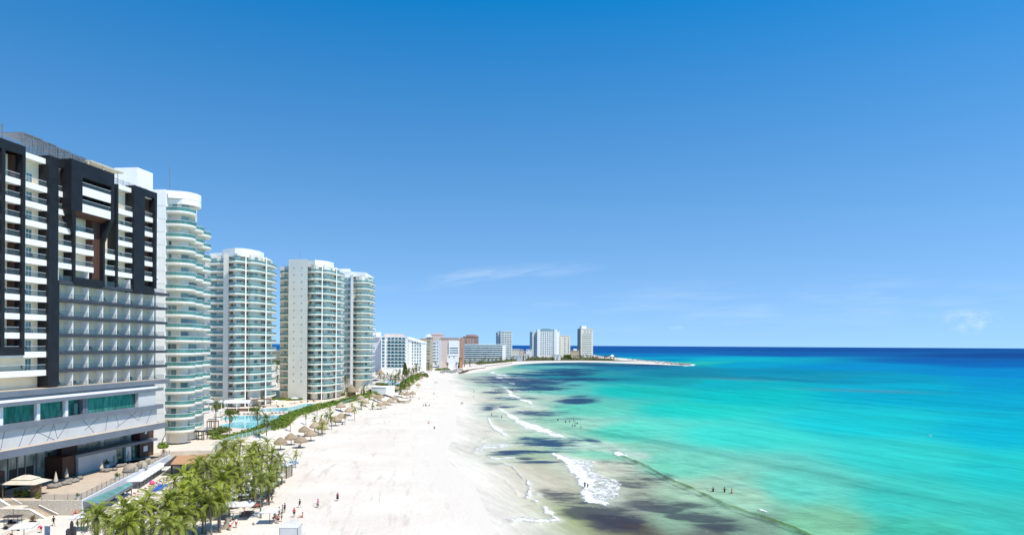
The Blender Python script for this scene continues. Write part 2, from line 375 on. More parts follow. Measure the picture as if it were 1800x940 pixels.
m, t, b, mt, mix, attr, noise, ramp = nodes_of('white_beach_sand')
c = mix(ramp(noise(.06, 5), .35, .7), (.612,.548,.462), (.683,.62,.53))
c = mix(mt('MULTIPLY', ramp(noise(.5, 5, (1,.16,1), -.15), .54, .70), .75), c, (.50,.44,.36))              # raked tyre tracks along the beach
c = mix(mt('MULTIPLY', ramp(noise(1.6, 6), .58, .70), .60), c, (.44,.375,.30))
c = mix(mt('MULTIPLY', ramp(noise(.09, 6, (1,.6,1)), .58, .74), .5), c, (.53,.435,.33))
c = mix(attr('wet'), c, EDGE)
c = mix(attr('inland'), c, mix(ramp(noise(.03, 5), .4, .6), (.05,.08,.03), (.22,.19,.15)))
t.links.new(c, b.inputs['Base Color']); b.inputs['Roughness'].default_value = .9; b.inputs['Specular IOR Level'].default_value = .15
bp = t.nodes.new('ShaderNodeBump'); bp.inputs['Strength'].default_value = .9; bp.inputs['Distance'].default_value = .16
t.links.new(mt('ADD', noise(1.1, 6), mt('MULTIPLY', noise(.45, 4, (1,.12,1), -.12), .8)), bp.inputs['Height']); t.links.new(bp.outputs[0], b.inputs['Normal'])
struct(sheet('beach', X, Y, Zl, m, {'wet': wet, 'inland': inland}))

# --- sea, one sheet: its colour follows the depth, the seagrass meadows, painted swell shadows and the foam of the breakers
pxs = np.concatenate([np.linspace(-6000,-100,40), np.linspace(-60,730,80), np.linspace(736,1830,680), np.linspace(1840,7000,60)])
pys = np.concatenate([HY+np.array([.35,.7,1.1,1.6,2.1]), np.linspace(HY+2.7, 660, 110), np.linspace(660.7,960,300), np.linspace(966,1700,30)])
X, Y = fan(pxs, pys); QX = 900+F*X/Y; QY = HY+H*F/Y + .006*(QX-900)       # where measured colours sit, in photo pixels
SD = -coast_sd(X, Y)
ctl = [(1100,611,22,92,168),(1500,615,18,84,158),(1795,625,16,78,150),(300,609,24,100,175),(900,610,24,96,172),(1080,617,20,98,172),(1400,622,18,98,172),(1700,634,14,100,175),
 (1110,625,8,130,192),(1180,631,0,150,195),(1300,640,0,168,205),(1250,631,10,185,205),(1120,629,15,170,200),(1500,645,0,150,205),(1750,655,0,143,205),(1780,672,0,158,205),(1780,700,5,175,206),(1600,680,5,180,205),(1790,640,5,110,185),(1230,638,40,190,185),
 (1000,650,40,150,165),(1100,645,25,125,160),(1200,656,22,140,165),(1350,655,5,150,180),(1400,662,20,155,180),(1550,668,5,160,190),(930,645,95,180,185),(1000,660,45,165,170),(1150,668,25,165,172),
 (1300,675,10,185,192),(1100,690,25,198,185),(1300,695,10,200,195),(1600,695,0,178,203),(1780,690,0,165,203),(1000,690,90,200,185),(1200,720,35,215,197),(1500,740,25,205,207),(1780,760,8,190,210),
 (1050,720,105,215,190),(1100,760,95,222,197),(1300,770,65,222,203),(1600,800,55,217,205),(1780,820,40,212,205),(1000,745,165,225,203),(1200,815,125,222,195),(1400,860,105,215,192),(1600,880,68,210,192),
 (1780,915,65,205,188),(1300,875,165,212,185),(1450,925,135,205,165),(1620,935,75,200,172),(980,690,130,205,192),(940,700,190,220,205),(1010,775,170,225,205),(1080,790,140,215,190),
 (850,700,226,228,218),(900,720,215,228,218),(850,755,222,222,212),(900,790,190,215,190),(840,805,212,228,205),(900,830,214,210,192),(950,850,208,205,188),(860,850,228,226,205),(900,900,205,216,172),
 (980,937,150,172,105),(900,938,205,222,160),(1050,820,215,218,205),(1100,880,160,170,160),(1200,860,170,205,182),(1200,905,145,180,160),(1300,930,135,168,150),(1100,935,110,105,95),(1250,935,110,120,115),
 (860,665,215,224,216),(900,652,170,215,203),(960,645,105,190,188),(880,690,215,226,214),(870,645,190,212,190),(1000,640,60,140,160),(1100,850,180,190,175)]
ctl = np.array(ctl, float)
acc = np.zeros(X.shape+(3,)); wt = np.zeros(X.shape)
lv = np.log(np.maximum(QY-HY, .3)); wob = 14*(fbm(X/70, Y/260, 5, 21)-.5)
for q in ctl:
    dl = (lv+wob*.012-np.log(max(q[1]-HY, .3)))*420; dxx = (QX+wob*2-q[0])*.55
    wq = 1/((dl*dl+dxx*dxx)/900+.12)**2.2
    acc += wq[..., None]*np.array(lin(q[2:]))**.5; wt += wq
base = (acc/wt[..., None])**2
def nfbm(*a): q = fbm(*a)-.5; return q/.13*.5
LY = np.log(Y)
wn, wf = sstep(330, 190, Y), sstep(420, 800, Y); wmid = np.clip(1-wn-wf, 0, 1)
def mfbm(s, o=6): return wn*nfbm(X/13, Y/7.5, o, s)+wmid*nfbm(X/30, Y/30, o, s+50)+wf*nfbm(X/85, Y/130, o, s+90)
def mfbm2(s): return wn*nfbm(X/4, Y/2.6, 4, s)+wmid*nfbm(X/9, Y/10, 4, s+50)+wf*nfbm(X/26, Y/45, 4, s+90)
warp = .5*nfbm(X/45, Y/150, 6, 31)+.5*nfbm(X/260, Y/420, 5, 33); warp2 = mfbm(141); wdx = nfbm(X/120, Y/160, 5, 35); wdy = nfbm(X/90+9, Y/120, 5, 37)
def meadow_or_shadow(cx, cy, rx, ry, sl=0, k=1, soft=.9):
    u = (QX-cx)/rx+.35*wdx; v = (QY-cy-sl*(QX-cx))/ry+.55*wdy
    return k*np.exp(-1.1*(u*u+v*v))
navy = np.zeros(X.shape)
for q in [(950,655.5,75,5.5,0,.95),(905,659,70,3.2,0,.8),(1010,641.2,125,3.0,.004,.85),(1120,641.5,95,2.6,.01,.6),(925,674,80,9,.03,.95),(870,709,70,4,.0,.7),(850,722,60,3,-.04,.5),(960,735,110,6,.0,.5),(900,748,90,4,.03,.4),(990,780,110,7,.05,.6),(880,796,70,3,-.02,.6),(905,683,60,4,0,.85),(1012,700.5,34,7,.0,.95),(985,712,50,4,.05,.5),
          (960,722,85,6,-.02,.75),(892,713,62,3.4,-.05,.8),(868,717,36,3,-.06,.7),(905,700,50,3,.0,.7),(880,688,45,3,0,.7),(925,740,70,4,-.02,.55),(1000,735,60,4,.0,.45),(890,662,60,3,0,.8),(985,650,90,3,.0,.7),(880,730,45,4,.05,.5),(900,757,60,4,.0,.5),(1085,792,45,5,.3,.6),(905,798,60,3,-.02,.7),(870,815,35,3,0,.5),(960,812,60,3,.0,.5),(960,667,120,4,0,.7),
          (965,770,95,6,.02,.75),(1055,776,36,6,.28,.7),(945,793.5,90,3,-.01,.9),(1010,787,60,5,-.02,.6),(925,805,22,3.0,.02,.7),(880,741,60,9,0,.3),(1035,768,40,3,.2,.5),(870,668,55,3,0,.35)]:
    navy = np.maximum(navy, meadow_or_shadow(*q))
mix3 = lambda a, col, f: a*(1-f[..., None]) + np.array(lin(col))*f[..., None]
nz1 = mfbm(541, 7); navy0 = navy; navy = np.clip(navy*1.25+(.38*nz1+.16*mfbm2(941)+.10*warp)*sstep(.03, .4, navy), 0, 1.2)
soft = sstep(.12, .8, navy0+.15*nz1)
colr = mix3(base, (60,130,150), soft*.38); NAVY = navy*1.0
for q in [(1050,664,260,4,.01,.5),(1250,661,230,3.5,.03,.45),(1420,668,220,3,.05,.4)]: colr = mix3(colr, (20,118,150), sstep(.1,.9,meadow_or_shadow(*q)+.25*nz1)*.6)
brown = sstep(-.05, .75, mfbm(251)+.25*warp)*sstep(1.0, .2, ((QX-1215)/260)**2+((QY-915-.12*(QX-1215))/62)**2)
nz2 = mfbm(641, 7); bz = np.maximum.reduce([.95*meadow_or_shadow(1095,918,95,24,.22), .6*meadow_or_shadow(1010,882,80,16,.1), .8*meadow_or_shadow(1260,925,130,18,.26), .55*meadow_or_shadow(1180,880,120,26,.2), .5*meadow_or_shadow(930,888,60,14,0), .45*meadow_or_shadow(1150,840,90,18,.3), .35*meadow_or_shadow(880,745,60,12,0), .35*meadow_or_shadow(905,812,60,16,.2)])
BROWN = np.clip(np.maximum(.6*brown, bz*1.2+(.42*nz2+.20*mfbm2(961))*sstep(.03,.3,bz)), 0, 1.2)
colr = mix3(colr, (84,62,60), .7*sstep(.35,.75, meadow_or_shadow(1110,925,80,12,.2)+.3*nz1))
colr = mix3(colr, (92,74,66), .8*meadow_or_shadow(930,805.5,20,2.0,0))
olive = meadow_or_shadow(1000,941,120,9,.02,1); colr = mix3(colr, (128,158,72), olive*.7)
colr = mix3(colr, (150,190,110), .4*meadow_or_shadow(870,800,50,3,0,1))
colr = mix3(colr, (110,120,135), .35*np.maximum(meadow_or_shadow(1500,686,120,2.5,.03), meadow_or_shadow(1290,666,60,2.0,.03)))
for q in [(1130,770,150,2.5,.16,.35),(1185,785,120,2,.2,.3),(1430,830,160,2.5,.2,.16),(1330,812,120,2.5,.22,.16),(1650,880,140,3,.18,.22),(1560,850,150,2,.18,.14)]:
    colr = mix3(colr, (40,140,140), meadow_or_shadow(*q))  # long streaks of swell shadow put into the water colour
WF = mfbm2(1141)
def pline(pts, wpx, k=1.0, head=True):               # a breaker's white line: its distance field, wider below the crest
    best = np.full(X.shape, 9e9); pts = [(x, y) for x, y in pts]
    n = len(pts)-1
    for i in range(n):
        (ax, ay), (bx, by) = pts[i], pts[i+1]; sy = 2.6
        ax, bx, ay2, by2 = ax, bx, ay*sy, by*sy
        dx, dy = bx-ax, by2-ay2; tt = np.clip(((QX-ax)*dx+(QY*sy-ay2)*dy)/(dx*dx+dy*dy), 0, 1)
        ww = wpx[i]+(wpx[i+1]-wpx[i])*tt
        d = np.sqrt((QX-ax-tt*dx)**2+(QY*sy-ay2-tt*dy)**2)/(ww*1.55)
        best = np.minimum(best, d)
    return k*sstep(1.2, .1, best+.35*warp2+.15*warp+.28*WF)
def pzone(poly, feather, k=1.0):
    ins = np.zeros(X.shape, bool); best = np.full(X.shape, 9e9); n = len(poly); sy = 2.6
    for i in range(n):
        ax, ay = poly[i]; bx, by = poly[(i+1) % n]
        ins ^= ((ay > QY) != (by > QY)) & (QX < (bx-ax)*(QY-ay)/((by-ay) if by != ay else 1e-9)+ax)
        dx, dy = bx-ax, (by-ay)*sy; tt = np.clip(((QX-ax)*dx+(QY-ay)*sy*dy)/(dx*dx+dy*dy+1e-9), 0, 1)
        best = np.minimum(best, np.sqrt((QX-ax-tt*dx)**2+((QY-ay)*sy-tt*dy)**2))
    return k*sstep(-.6, 1, np.where(ins, best, -best)/feather+.8*warp2+.3*warp+.5*WF)
foam = np.zeros(X.shape)
for z in [pzone([(972,798),(1000,800),(1030,806),(1062,812),(1052,826),(1072,838),(1092,846),(1108,858),(1098,872),(1062,887),(1044,889),(1030,878),(1028,866),(1034,852),(1020,838),(996,818)], 16, .74), pline([(974,799),(998,810),(1020,832),(1034,850),(1030,866),(1040,882),(1064,886)], [6,10,14,13,13,15,9], .95),
          pzone([(1060,812),(1100,800),(1120,830),(1180,850),(1150,880),(1108,872)], 22, .42),
          pline([(873,714),(890,726),(912,740),(935,750)], [3,5,9,14], .8), pline([(935,750),(962,760),(988,768)], [14,17,6], .85),
          pline([(891,685),(899,689),(897,694),(912,699)], [3,7,6,10], .9), pline([(915,703),(930,706),(936,713),(942,712)], [3,5,6,4], .85),
          pline([(882,680),(892,681)], [4,6], .85), pline([(866,655),(876,658),(890,659)], [6,9,3], .8), pline([(874,663),(882,664)], [4,4], .8), pline([(884,668),(890,669)], [3,3], .7), pline([(896,673),(904,674)], [3,3], .7),
          pline([(842,675),(850,676)], [3,4], .6), pline([(855,671),(864,673)], [3,4], .6), pline([(872,675),(880,676)], [3,3], .6), pline([(840,695),(856,699)], [2,3], .5), pline([(876,703),(884,704)],[3,3],.6),
          pline([(860,736),(864,747),(876,756),(889,764)], [2,3,5,7], .9), pline([(833,794),(842,789),(868,785),(892,783)], [9,14,15,10], .72), pline([(846,776),(856,770),(866,769)], [3,5,3], .6),
          pline([(858,803),(872,806),(905,805)], [4,9,6], .85), pline([(878,812),(902,820),(912,832),(921,842)], [2,3,2,2], .8), pline([(929,845),(933,862),(931,876)], [2.5,4,6], .85), pline([(931,874),(948,866),(960,870)], [7,7,3], .6), pline([(938,880),(946,882)], [3,5], .9),
          pline([(902,916),(925,914),(960,916),(985,915)], [12,17,15,6], .78), pline([(960,894),(968,903),(982,914)], [6,9,8], .85), pline([(960,894),(990,895),(1008,902)], [6,8,4], .5),
          pline([(1085,798),(1100,803)], [6,5], 1.2), pline([(1183,843),(1192,845)], [3,3], .9), pline([(1337,897),(1349,901)], [2,3], 1.0), pline([(1246,861),(1254,864)], [2,2], .8),
          pline([(1110,912),(1170,918),(1240,936)], [10,14,16], .45), pline([(1130,780),(1090,788),(1060,780)], [4,9,7], .4), pline([(795,761),(815,766),(850,772)], [1.2,1.6,1.6], .5), pline([(786,803),(800,818),(812,826)], [1,1.2,1], .3),
          pline([(1218,641.5),(1204,641.6)], [4,6], .8), pline([(1172,639.8),(1196,641.4)], [.8,1], .5), pline([(1633,765),(1637,766)], [2,2], .7), pline([(790,672),(796,690)], [1,1], .3)]:
    foam = np.maximum(foam, z)
for q in [([(893,716),(906,719),(922,724)],[2,4,2],.7),([(876,693),(890,697),(903,700)],[3,5,2],.75),([(822,712),(838,715),(850,719)],[2,3,1.5],.5),([(843,743),(856,748),(868,752)],[2,3,2],.6),([(905,730),(930,737),(950,741)],[3,5,3],.6),([(815,690),(830,693),(842,694)],[2,2,1],.5),
          ([(853,681),(866,684),(876,686)],[2,3,2],.7),([(905,684),(915,687)],[3,3],.7),([(845,667),(856,668)],[2,3],.6),([(900,660),(912,662)],[3,3],.6),([(838,661),(850,662)],[2,2],.6),([(905,664),(915,666)],[2,2],.6),([(820,676),(836,678)],[1.5,2],.5),([(925,680),(935,682)],[2,2],.6),([(912,780),(945,786),(985,787)],[3,5,3],.6),([(1000,775),(1040,778),(1085,790)],[5,8,6],.55),([(1120,812),(1160,826),(1195,838)],[4,6,5],.5),
          ([(880,770),(896,775),(912,777)],[3,4,2],.5),([(890,845),(905,858),(912,870)],[2,3,2],.45),([(1010,905),(1060,912),(1120,908)],[4,7,4],.45),([(1150,885),(1200,895),(1260,915)],[5,8,6],.42)]:
    foam = np.maximum(foam, pline(*q))
foam = np.clip(foam*1.28, 0, 1.1)
lace = sstep(.0, .9, mfbm(351)+.3*warp)*sstep(75, 20, SD)*sstep(2, 10, SD)*sstep(520, 300, Y); foam = np.maximum(foam, .50*lace)
foam = np.maximum(foam, .58*sstep(-.1, .8, mfbm(451))*sstep(1.2, .2, ((QX-1190)/130)**2+((QY-918-.1*(QX-1190))/16)**2))
for q in [([(873,714),(895,730),(935,750),(988,768)],[10,16,22,16]),([(985,800),(1020,826),(1050,855),(1075,876)],[14,26,34,26]),([(860,736),(876,756),(889,766)],[7,10,9]),([(835,790),(868,785),(900,783)],[16,20,14]),([(902,914),(945,914),(985,914)],[18,22,12]),([(890,684),(905,694),(930,707)],[8,10,9]),([(866,655),(890,660)],[9,8]),([(930,848),(935,865),(950,872)],[8,10,8]),([(1000,782),(1060,784),(1120,800)],[12,16,14])]:
    colr = mix3(colr, (228,236,228), .50*pline(q[0], [v*1.1 for v in q[1]], 1)); NAVY = NAVY*(1-.5*pline(q[0], q[1], 1)); BROWN = BROWN*(1-.6*pline(q[0], q[1], 1))
swell = [(1090,800),(1112,810),(1140,822),(1182,845),(1225,862),(1280,890),(1340,908),(1400,930),(1430,945)]
sw = pline(swell, [1.4,2.2,2.6,2.8,3.2,3.6,4,4.5,4.5], 1)
colr = mix3(colr, (96,126,58), sw*.80*np.clip(.85+.4*warp2, .2, 1.1))
sw2 = pline([(x-5, y+3.5) for x, y in swell], [1.5,2,3,3,3,3.5,4,4.5,4.5], 1); colr = mix3(colr, (62,66,74), np.clip(sw2-sw*.6, 0, 1)*.55*np.clip(.7+.7*warp2, 0, 1))
ew = 24+26*(fbm(X/22, Y/45, 4, 71)-.5); edge = sstep(1.0, .0, SD/np.maximum(ew, 4)); ef = (edge**1.3)[..., None]; colr = colr*(1-ef)+np.array(EDGE)*1.78/np.array([1.09,1.03,.86])*ef
rip = sstep(130, 40, SD)*sstep(8, 40, SD)*sstep(900, 350, Y)
ZS = .30*foam*(Y < 420) + .5*sw + .10*(fbm(X/6+.3*Y/6, Y/22, 3, 61)-.5)*(Y < 900)*sstep(1, 14, SD)
m, t, b, mt, mix, attr, noise, ramp = nodes_of('sea_water')
streak = noise(.055, 7, (1,.13,1), -.42, .70, .3); fine = noise(.5, 7, (1,.16,1), -.45, .75, .25)
k = mt('ADD', mt('MULTIPLY', mt('SUBTRACT', streak, .5), .85), mt('MULTIPLY', mt('SUBTRACT', fine, .5), .60))
k = mt('ADD', k, mt('MULTIPLY', mt('SUBTRACT', noise(.20, 7, (1,.10,1), -.38, .78, .2), .5), .65))
rp = mt('ADD', mt('MULTIPLY', mt('SUBTRACT', noise(.55, 8, (.45,1,1), .1, .72, .5), .5), 1.1), mt('MULTIPLY', mt('SUBTRACT', noise(.16, 5, (.35,1,1), -.1, .6), .5), .8))
k = mt('ADD', k, mt('MULTIPLY', rp, attr('rip')))
h = t.nodes.new('ShaderNodeVectorMath'); h.operation = 'SCALE'; t.links.new(attr('tint', 'Color'), h.inputs[0]); t.links.new(mt('ADD', k, 1.0), h.inputs['Scale'])
fn = mt('ADD', mt('MULTIPLY', noise(.75, 8, (.7,.55,1), .5, .8, 1.2), .70), mt('MULTIPLY', noise(3.0, 5, (.8,.5,1), .4, .75), .32))
fo = ramp(mt('SUBTRACT', mt('ADD', mt('MULTIPLY', ramp(fn, .33, .77), 1.10), mt('MULTIPLY', attr('foam'), 1.30)), 1.32), 0.0, .50)
fo = mt('MULTIPLY', fo, ramp(attr('foam'), .02, .2))
df = t.nodes.new('ShaderNodeBsdfDiffuse'); gs = t.nodes.new('ShaderNodeBsdfGlossy'); gs.inputs['Roughness'].default_value = .22; ms = t.nodes.new('ShaderNodeMixShader')
rag = ramp(mt('ADD', mt('MULTIPLY', noise(.035, 6, (.5,.6,1), .05, .65, .5), .5), mt('MULTIPLY', noise(.17, 9, (.38,1,1), .05, .70, .6), .5)), .36, .64)
gate = mt('ADD', mt('MULTIPLY', rag, 1.5), .04)
def alb(c): return tuple(np.array(lin(c))/1.78*np.array([1.06,1.01,.96]))
cw = mix(mt('MULTIPLY', ramp(mt('MULTIPLY', attr('navy'), gate), .10, .80), .90), h.outputs[0], alb((38,72,116)))
cw = mix(mt('MULTIPLY', ramp(mt('MULTIPLY', attr('brown'), gate), .12, .85), .80), cw, alb((66,72,86)))
t.links.new(mix(fo, cw, (.80,.80,.78)), df.inputs['Color']); t.links.new(df.outputs[0], ms.inputs[1]); t.links.new(gs.outputs[0], ms.inputs[2]); t.links.new(ms.outputs[0], t.nodes['Material Output'].inputs[0])
t.links.new(mt('MULTIPLY', mt('SUBTRACT', 1.0, fo), .035), ms.inputs[0])
bp = t.nodes.new('ShaderNodeBump'); bp.inputs['Strength'].default_value = .8; bp.inputs['Distance'].default_value = .25
t.links.new(mt('ADD', mt('ADD', noise(.9, 6, (1,.25,1), -.42), mt('MULTIPLY', fo, .9)), mt('MULTIPLY', noise(.2, 5, (1,.15,1), -.40), 1.8)), bp.inputs['Height']); t.links.new(bp.outputs[0], df.inputs['Normal']); t.links.new(bp.outputs[0], gs.inputs['Normal'])
WGAIN = 1.78; offs = sstep(25, 90, SD)[..., None]
struct(sheet('sea', X, Y, ZS, m, {'navy': NAVY*(1-ef[...,0]), 'brown': BROWN*(1-ef[...,0]), 'rip': rip, 'tint': colr/WGAIN*(np.array([1.09,1.03,.86])*(1-offs)+np.array([1.06,1.01,.96])*offs), 'foam': foam}))

# ================================================================== the dark framed hotel on the left
HD = Vector((.1125, 1, 0)).normalized(); HN = Vector((HD.y, -HD.x, 0)); HO = Vector(((102-900)/F*134.2, 134.2, 0)); HR = -math.atan(.1125)
def HU(x, y, wo=0.0):                              # along-facade metre and height of a photo point on the plane wo metres in front of the facade
    rx, rz = ray(x, y); d = Vector((rx, 1, 0)); t = (HO.dot(HN)+wo)/d.dot(HN); p = d*t
    return (p-HO).dot(HD), H+rz*t
U = lambda x, wo=0.0: HU(x, 600, wo)[0]
ZH = lambda x, y, wo=0.0: HU(x, y, wo)[1]
FL = 3.5; Z0 = 23.1
hotel = thing('hotel', 'large white hotel with black cladding frames and white balconies at the left edge', 'hotel', HO, HR)
UL, UR, UE = -30.0, U(271), U(292)
RC = 1.75                                          # depth of the balcony recess
b = MB(); b.box(-22, UL, Z0, -RC, UR-.4, 66.2); b.box(-22, UR-.4, Z0, -RC, UE-1.5, 44.3); b.build('wall', M['recess'], hotel)
b = MB(); b.box(-22, UL, 66.2, -.25, UR-.3, 67.2); b.build('roof_parapet', M['white'], hotel)
# black piers and frames (front depth, from, to, bottom, top)
def frame(u0, u1, z0, z1, wo=.55, back=-RC, m='dark', name='frame'):
    return MB().box(back, u0, z0, wo, u1, z1).build(name, M[m], hotel)
frame(U(33.6), U(38.6), 29.6, 67.9); frame(UL, U(33.6), 66.2, 67.9); frame(UL, U(33.6), 29.6, 31.0)
frame(U(-3), U(3), 31.0, 66.2); frame(U(-36), U(-30), 31.0, 66.2)
frame(U(80.5), U(97), Z0+.3, 67.9); frame(U(97), U(122), 66.3, 67.9); frame(U(97), U(101.5), Z0+.3, 44.0, .3)
frame(U(124.5), U(128.2), 44.0, 58.5, .5); frame(U(176.5), U(180), 44.0, 58.5, .5); frame(U(128.2), U(176.5), 43.7, 45.2, .5)
frame(U(163), U(176.5), 45.2, 58.5, -.3, m='brown', name='wood_panel')
frame(U(200.5), U(203.5), 44.3, 66.9, .45); frame(U(231), U(249.6), 43.5, 67.9); frame(U(249.6), UR, 66.4, 67.9); frame(UR-.9, UR, 45, 66.4); frame(U(249.6), UR-.9, 43.5, 45.0)
frame(UR-3.2, UR-.9, 45.0, 66.4, -.9, m='brown', name='wood_panel'); frame(U(27), U(33.6), 31.0, 66.2, -.95, m='brown', name='wood_panel')
# the projecting box with its tapering soffit
W2 = 2.0; ua, ub = U(124, W2), U(199.5, W2); zt, zb = 68.3, ZH(143, 372, W2)
b = MB(); b.box(-.4, ua, zt-3.0, W2, ub, zt); b.box(-.4, ua, zb, W2, ua+3.0, zt-3.0); b.box(-.4, ub-.9, zb, W2, ub, zt-3.0); b.build('projecting_frame', M['dark'], hotel)
MB().box(-1.2, ua+3.0, zb, -.4, ub-.9, zt-3.0).build('recess_wall', M['dark'], hotel)
b = MB(); b.hexa([(-1.2, U(128.2), zb-4.6), (.5, U(128.2), zb-4.6), (.5, U(176.5), zb-4.6), (-1.2, U(176.5), zb-4.6)][::1], [(-1.2, ua+.3, zb-.05), (W2, ua+.3, zb-.05), (W2, ub-.3, zb-.05), (-1.2, ub-.3, zb-.05)])
b = MB(); lo = [(.5, U(124.5), zb-5.0), (.5, U(180), zb-5.0)]; hi = [(W2, ua, zb), (W2, ub, zb)]
for i, sgn in ((0, 1), (1, -1)):
    p, q = lo[i], hi[i]; t_ = .55*sgn
    b.hexa([(-.6, p[1], p[2]), (.5, p[1], p[2]), (.5, p[1]+t_, p[2]), (-.6, p[1]+t_, p[2])], [(-.6, q[1], q[2]), (W2, q[1], q[2]), (W2, q[1]+t_*2, q[2]), (-.6, q[1]+t_*2, q[2])])
    b.build('flared_frame', M['dark'], hotel); b = MB()
MB().hexa([(-.4, ua+1.2, zb-.9), (.2, ua+1.2, zb-.9), (.2, ub-1.2, zb-.9), (-.4, ub-1.2, zb-.9)], [(-.4, ua+1.2, zb-.03), (W2-.15, ua+1.2, zb-.03), (W2-.15, ub-1.2, zb-.03), (-.4, ub-1.2, zb-.03)]).build('soffit', M['brown'], hotel)
bal_me = {}
def balcony(u0, u1, z, wo=0.0, lowrail=False):
    k = (round(u1-u0, 3), lowrail)
    if k not in bal_me:
        L = u1-u0
        a = MB().box(-RC, 0, -.95, .12, L, .12); r = MB().box(-.06, .03, .13, -.02, L-.03, 1.12); c = MB().box(-.09, .02, 1.12, .01, L-.02, 1.18)
        o1 = a.build('balcony', M['white'], hotel); o2 = r.build('glass_railing', M['clear'], o1); o3 = c.build('handrail', M['greyside'], o1)
        bal_me[k] = (o1.data, o2.data, o3.data)
    else:
        d = bal_me[k]; o1 = inst('balcony', d[0], hotel); inst('glass_railing', d[1], o1); inst('handrail', d[2], o1)
    o1.location = (wo, u0, z); return o1
d1 = MB().box(0, 0, 0, .06, 1.5, 2.2).build('balcony_door', M['white'], hotel); dg = MB().box(.06, .12, .08, .075, .70, 2.12).box(.06, .80, .08, .075, 1.38, 2.12).build('pane', M['glass'], d1)
first = [d1]
def door(u, z, wo=-RC):
    if first: d = first.pop()
    else: d = inst('balcony_door', d1.data, hotel); inst('pane', dg.data, d)
    d.location = (wo+.003, u, z)
for j in range(1, 12):
    z = Z0+FL*j
    cols = [(39.0, 80.3, .62)]
    if j >= 3: cols.append((3.4, 33.4, .15)); cols.append((-29.5, -3.5, .15))
    else: cols += [(-3, 38.4, .2)]
    if j >= 7: cols += [(97.2, 124.2, .1), (180.2, 200.3, .15), (203.7, 230.8, .35)]
    if 7 <= j < 10: cols.append((128.4, 162.8, .3))
    if j >= 7: cols.append((249.8, 266.5, .05))
    if j == 10: pass
    for x0, x1, f in cols:
        if (x0, x1) == (128.4, 162.8) and z > zb-3.5: continue
        if (x0, x1) in ((97.2, 124.2),) and z > zb-4: x1 = 122
        if x0 == 180.2 and z > zb-4: continue
        u0, u1 = U(x0), U(x1); balcony(u0, u1, z); door(u0+(u1-u0-1.5)*f, z+.13)
for z in (zb+.75, zb+4.25):
    L = ub-ua-3.95; o = MB().box(-.4, 0, -.75, 0, L, .95).build('balcony', M['white'], hotel, (W2-.12, ua+3.02, z)); r = MB().box(-.05, .02, .96, -.01, L-.02, 1.75).build('glass_railing', M['clear'], o); MB().box(-.08, .02, 1.75, .02, L-.02, 1.81).build('handrail', M['greyside'], o)
# lower right: eight bays with white party walls between charcoal floor edges
bx = [100.5, 127, 154, 179.5, 203.8, 227, 248.5, 269, 288]
us = [U(x) for x in bx]
fin = MB().box(-RC, -.09, .12, .05, .09, 2.68)
fin0 = None; rail0 = {}
for j in range(0, 7):
    z = Z0+FL*j
    if j > 0:
        MB().box(-RC, us[0], z-.52, .35, UE if j < 6 else UE+.6, z+.10).build('floor_edge', M['darkband'] if j < 6 else M['darkband'], hotel)
    if j == 6:
        pass
    for i, u in enumerate(us[:-1]):
        if j < 6:
            if i > 0 or j >= 0:
                if fin0 is None: fin0 = fin.build('party_wall', M['white'], hotel); fin0.location = (0, u+.1, z+.1)
                else: inst('party_wall', fin0.data, hotel, (0, u+.1, z+.1))
        elif i < 7:
            if i >= 4: MB().box(-RC, -.09, .1, .05, .09, 2.2).build('party_wall', M['white'], hotel, (0, u+.1, z))
            else: MB().box(-RC, -.09, .1, .05, .09, 3.0).build('party_wall', M['white'], hotel, (0, u+.1, z))
        L = us[i+1]-u-.24; o = inst('glass_railing', rail0[i], hotel) if i in rail0 else MB().box(-.05, 0, 0, -.01, L, 1.05).build('glass_railing', M['clear'], hotel)
        rail0[i] = o.data; o.location = (.12, u+.2, z+.12)
    for i in range(8):
        if j < 6 and i in (0, 2, 4, 6): pass
wd = MB().box(0, 0, 0, .05, .9, 2.1).build('window', M['curtain'], hotel, (-RC+.004, us[1]+.25, Z0+.2)); k = 0
for j in range(6):
    for i in range(8):
        if (i, j) == (1, 0): continue
        if i in (0, 1, 2, 5): inst('window', wd.data, hotel, (-RC+.004, us[i]+.28, Z0+FL*j+.2))
# bits of balcony beyond the far end
lg = MB().box(-1.4, 0, -.5, -.2, 1.5, .5).build('balcony_ledge', M['white'], hotel, (0, UR+.02, Z0+FL*6+3))
for j in range(7, 12): inst('balcony_ledge', lg.data, hotel, (0, UR+.02, Z0+FL*j))
# podium
def band(z0, z1, wo, u0, u1, m='grayblue', name='fascia', back=-3): return MB().box(back, u0, z0, wo, u1, z1).build(name, M[m], hotel)
UP = U(277, 0)
band(Z0-.95, Z0+.08, .9, UL, UE+.2); band(Z0+.08, Z0+.2, .8, UL, UE, 'paving', 'ledge_top')
MB().box(-22, UL, 12.9, -1.6, U(272), Z0-.95).build('podium_wall', M['panel'], hotel)
band(20.55, 21.25, 1.5, UL, U(288, 1.5), back=-1.6)
MB().hexa([(-1.6, UL, 21.25), (1.2, UL, 21.25), (1.2, U(270), 21.25), (-1.6, U(270), 21.25)], [(-1.6, UL, Z0-.95), (.1, UL, Z0-.95), (.1, U(270), Z0-.95), (-1.6, U(270), Z0-.95)]).build('sloped_panel', M['panel'], hotel)
band(16.3, 17.3, 1.5, UL, U(288, 1.5), back=-1.6)
MB().box(-1.6, U(244, 1.0), 17.3, 1.0, U(274, 1.0), 20.55).build('white_panel', M['panel'], hotel)
for x0, x1 in ((-60, -4), (4, 62), (64, 112), (118, 142)): MB().box(-1.55, U(x0), 17.3, -.2 if x1 < 130 else -.6, U(x1), 20.5).build('glazing', M['tealglass'], hotel)
MB().box(-1.55, U(146), 17.3, .2, U(240), 20.5).build('glazing', M['tealglass'], hotel)
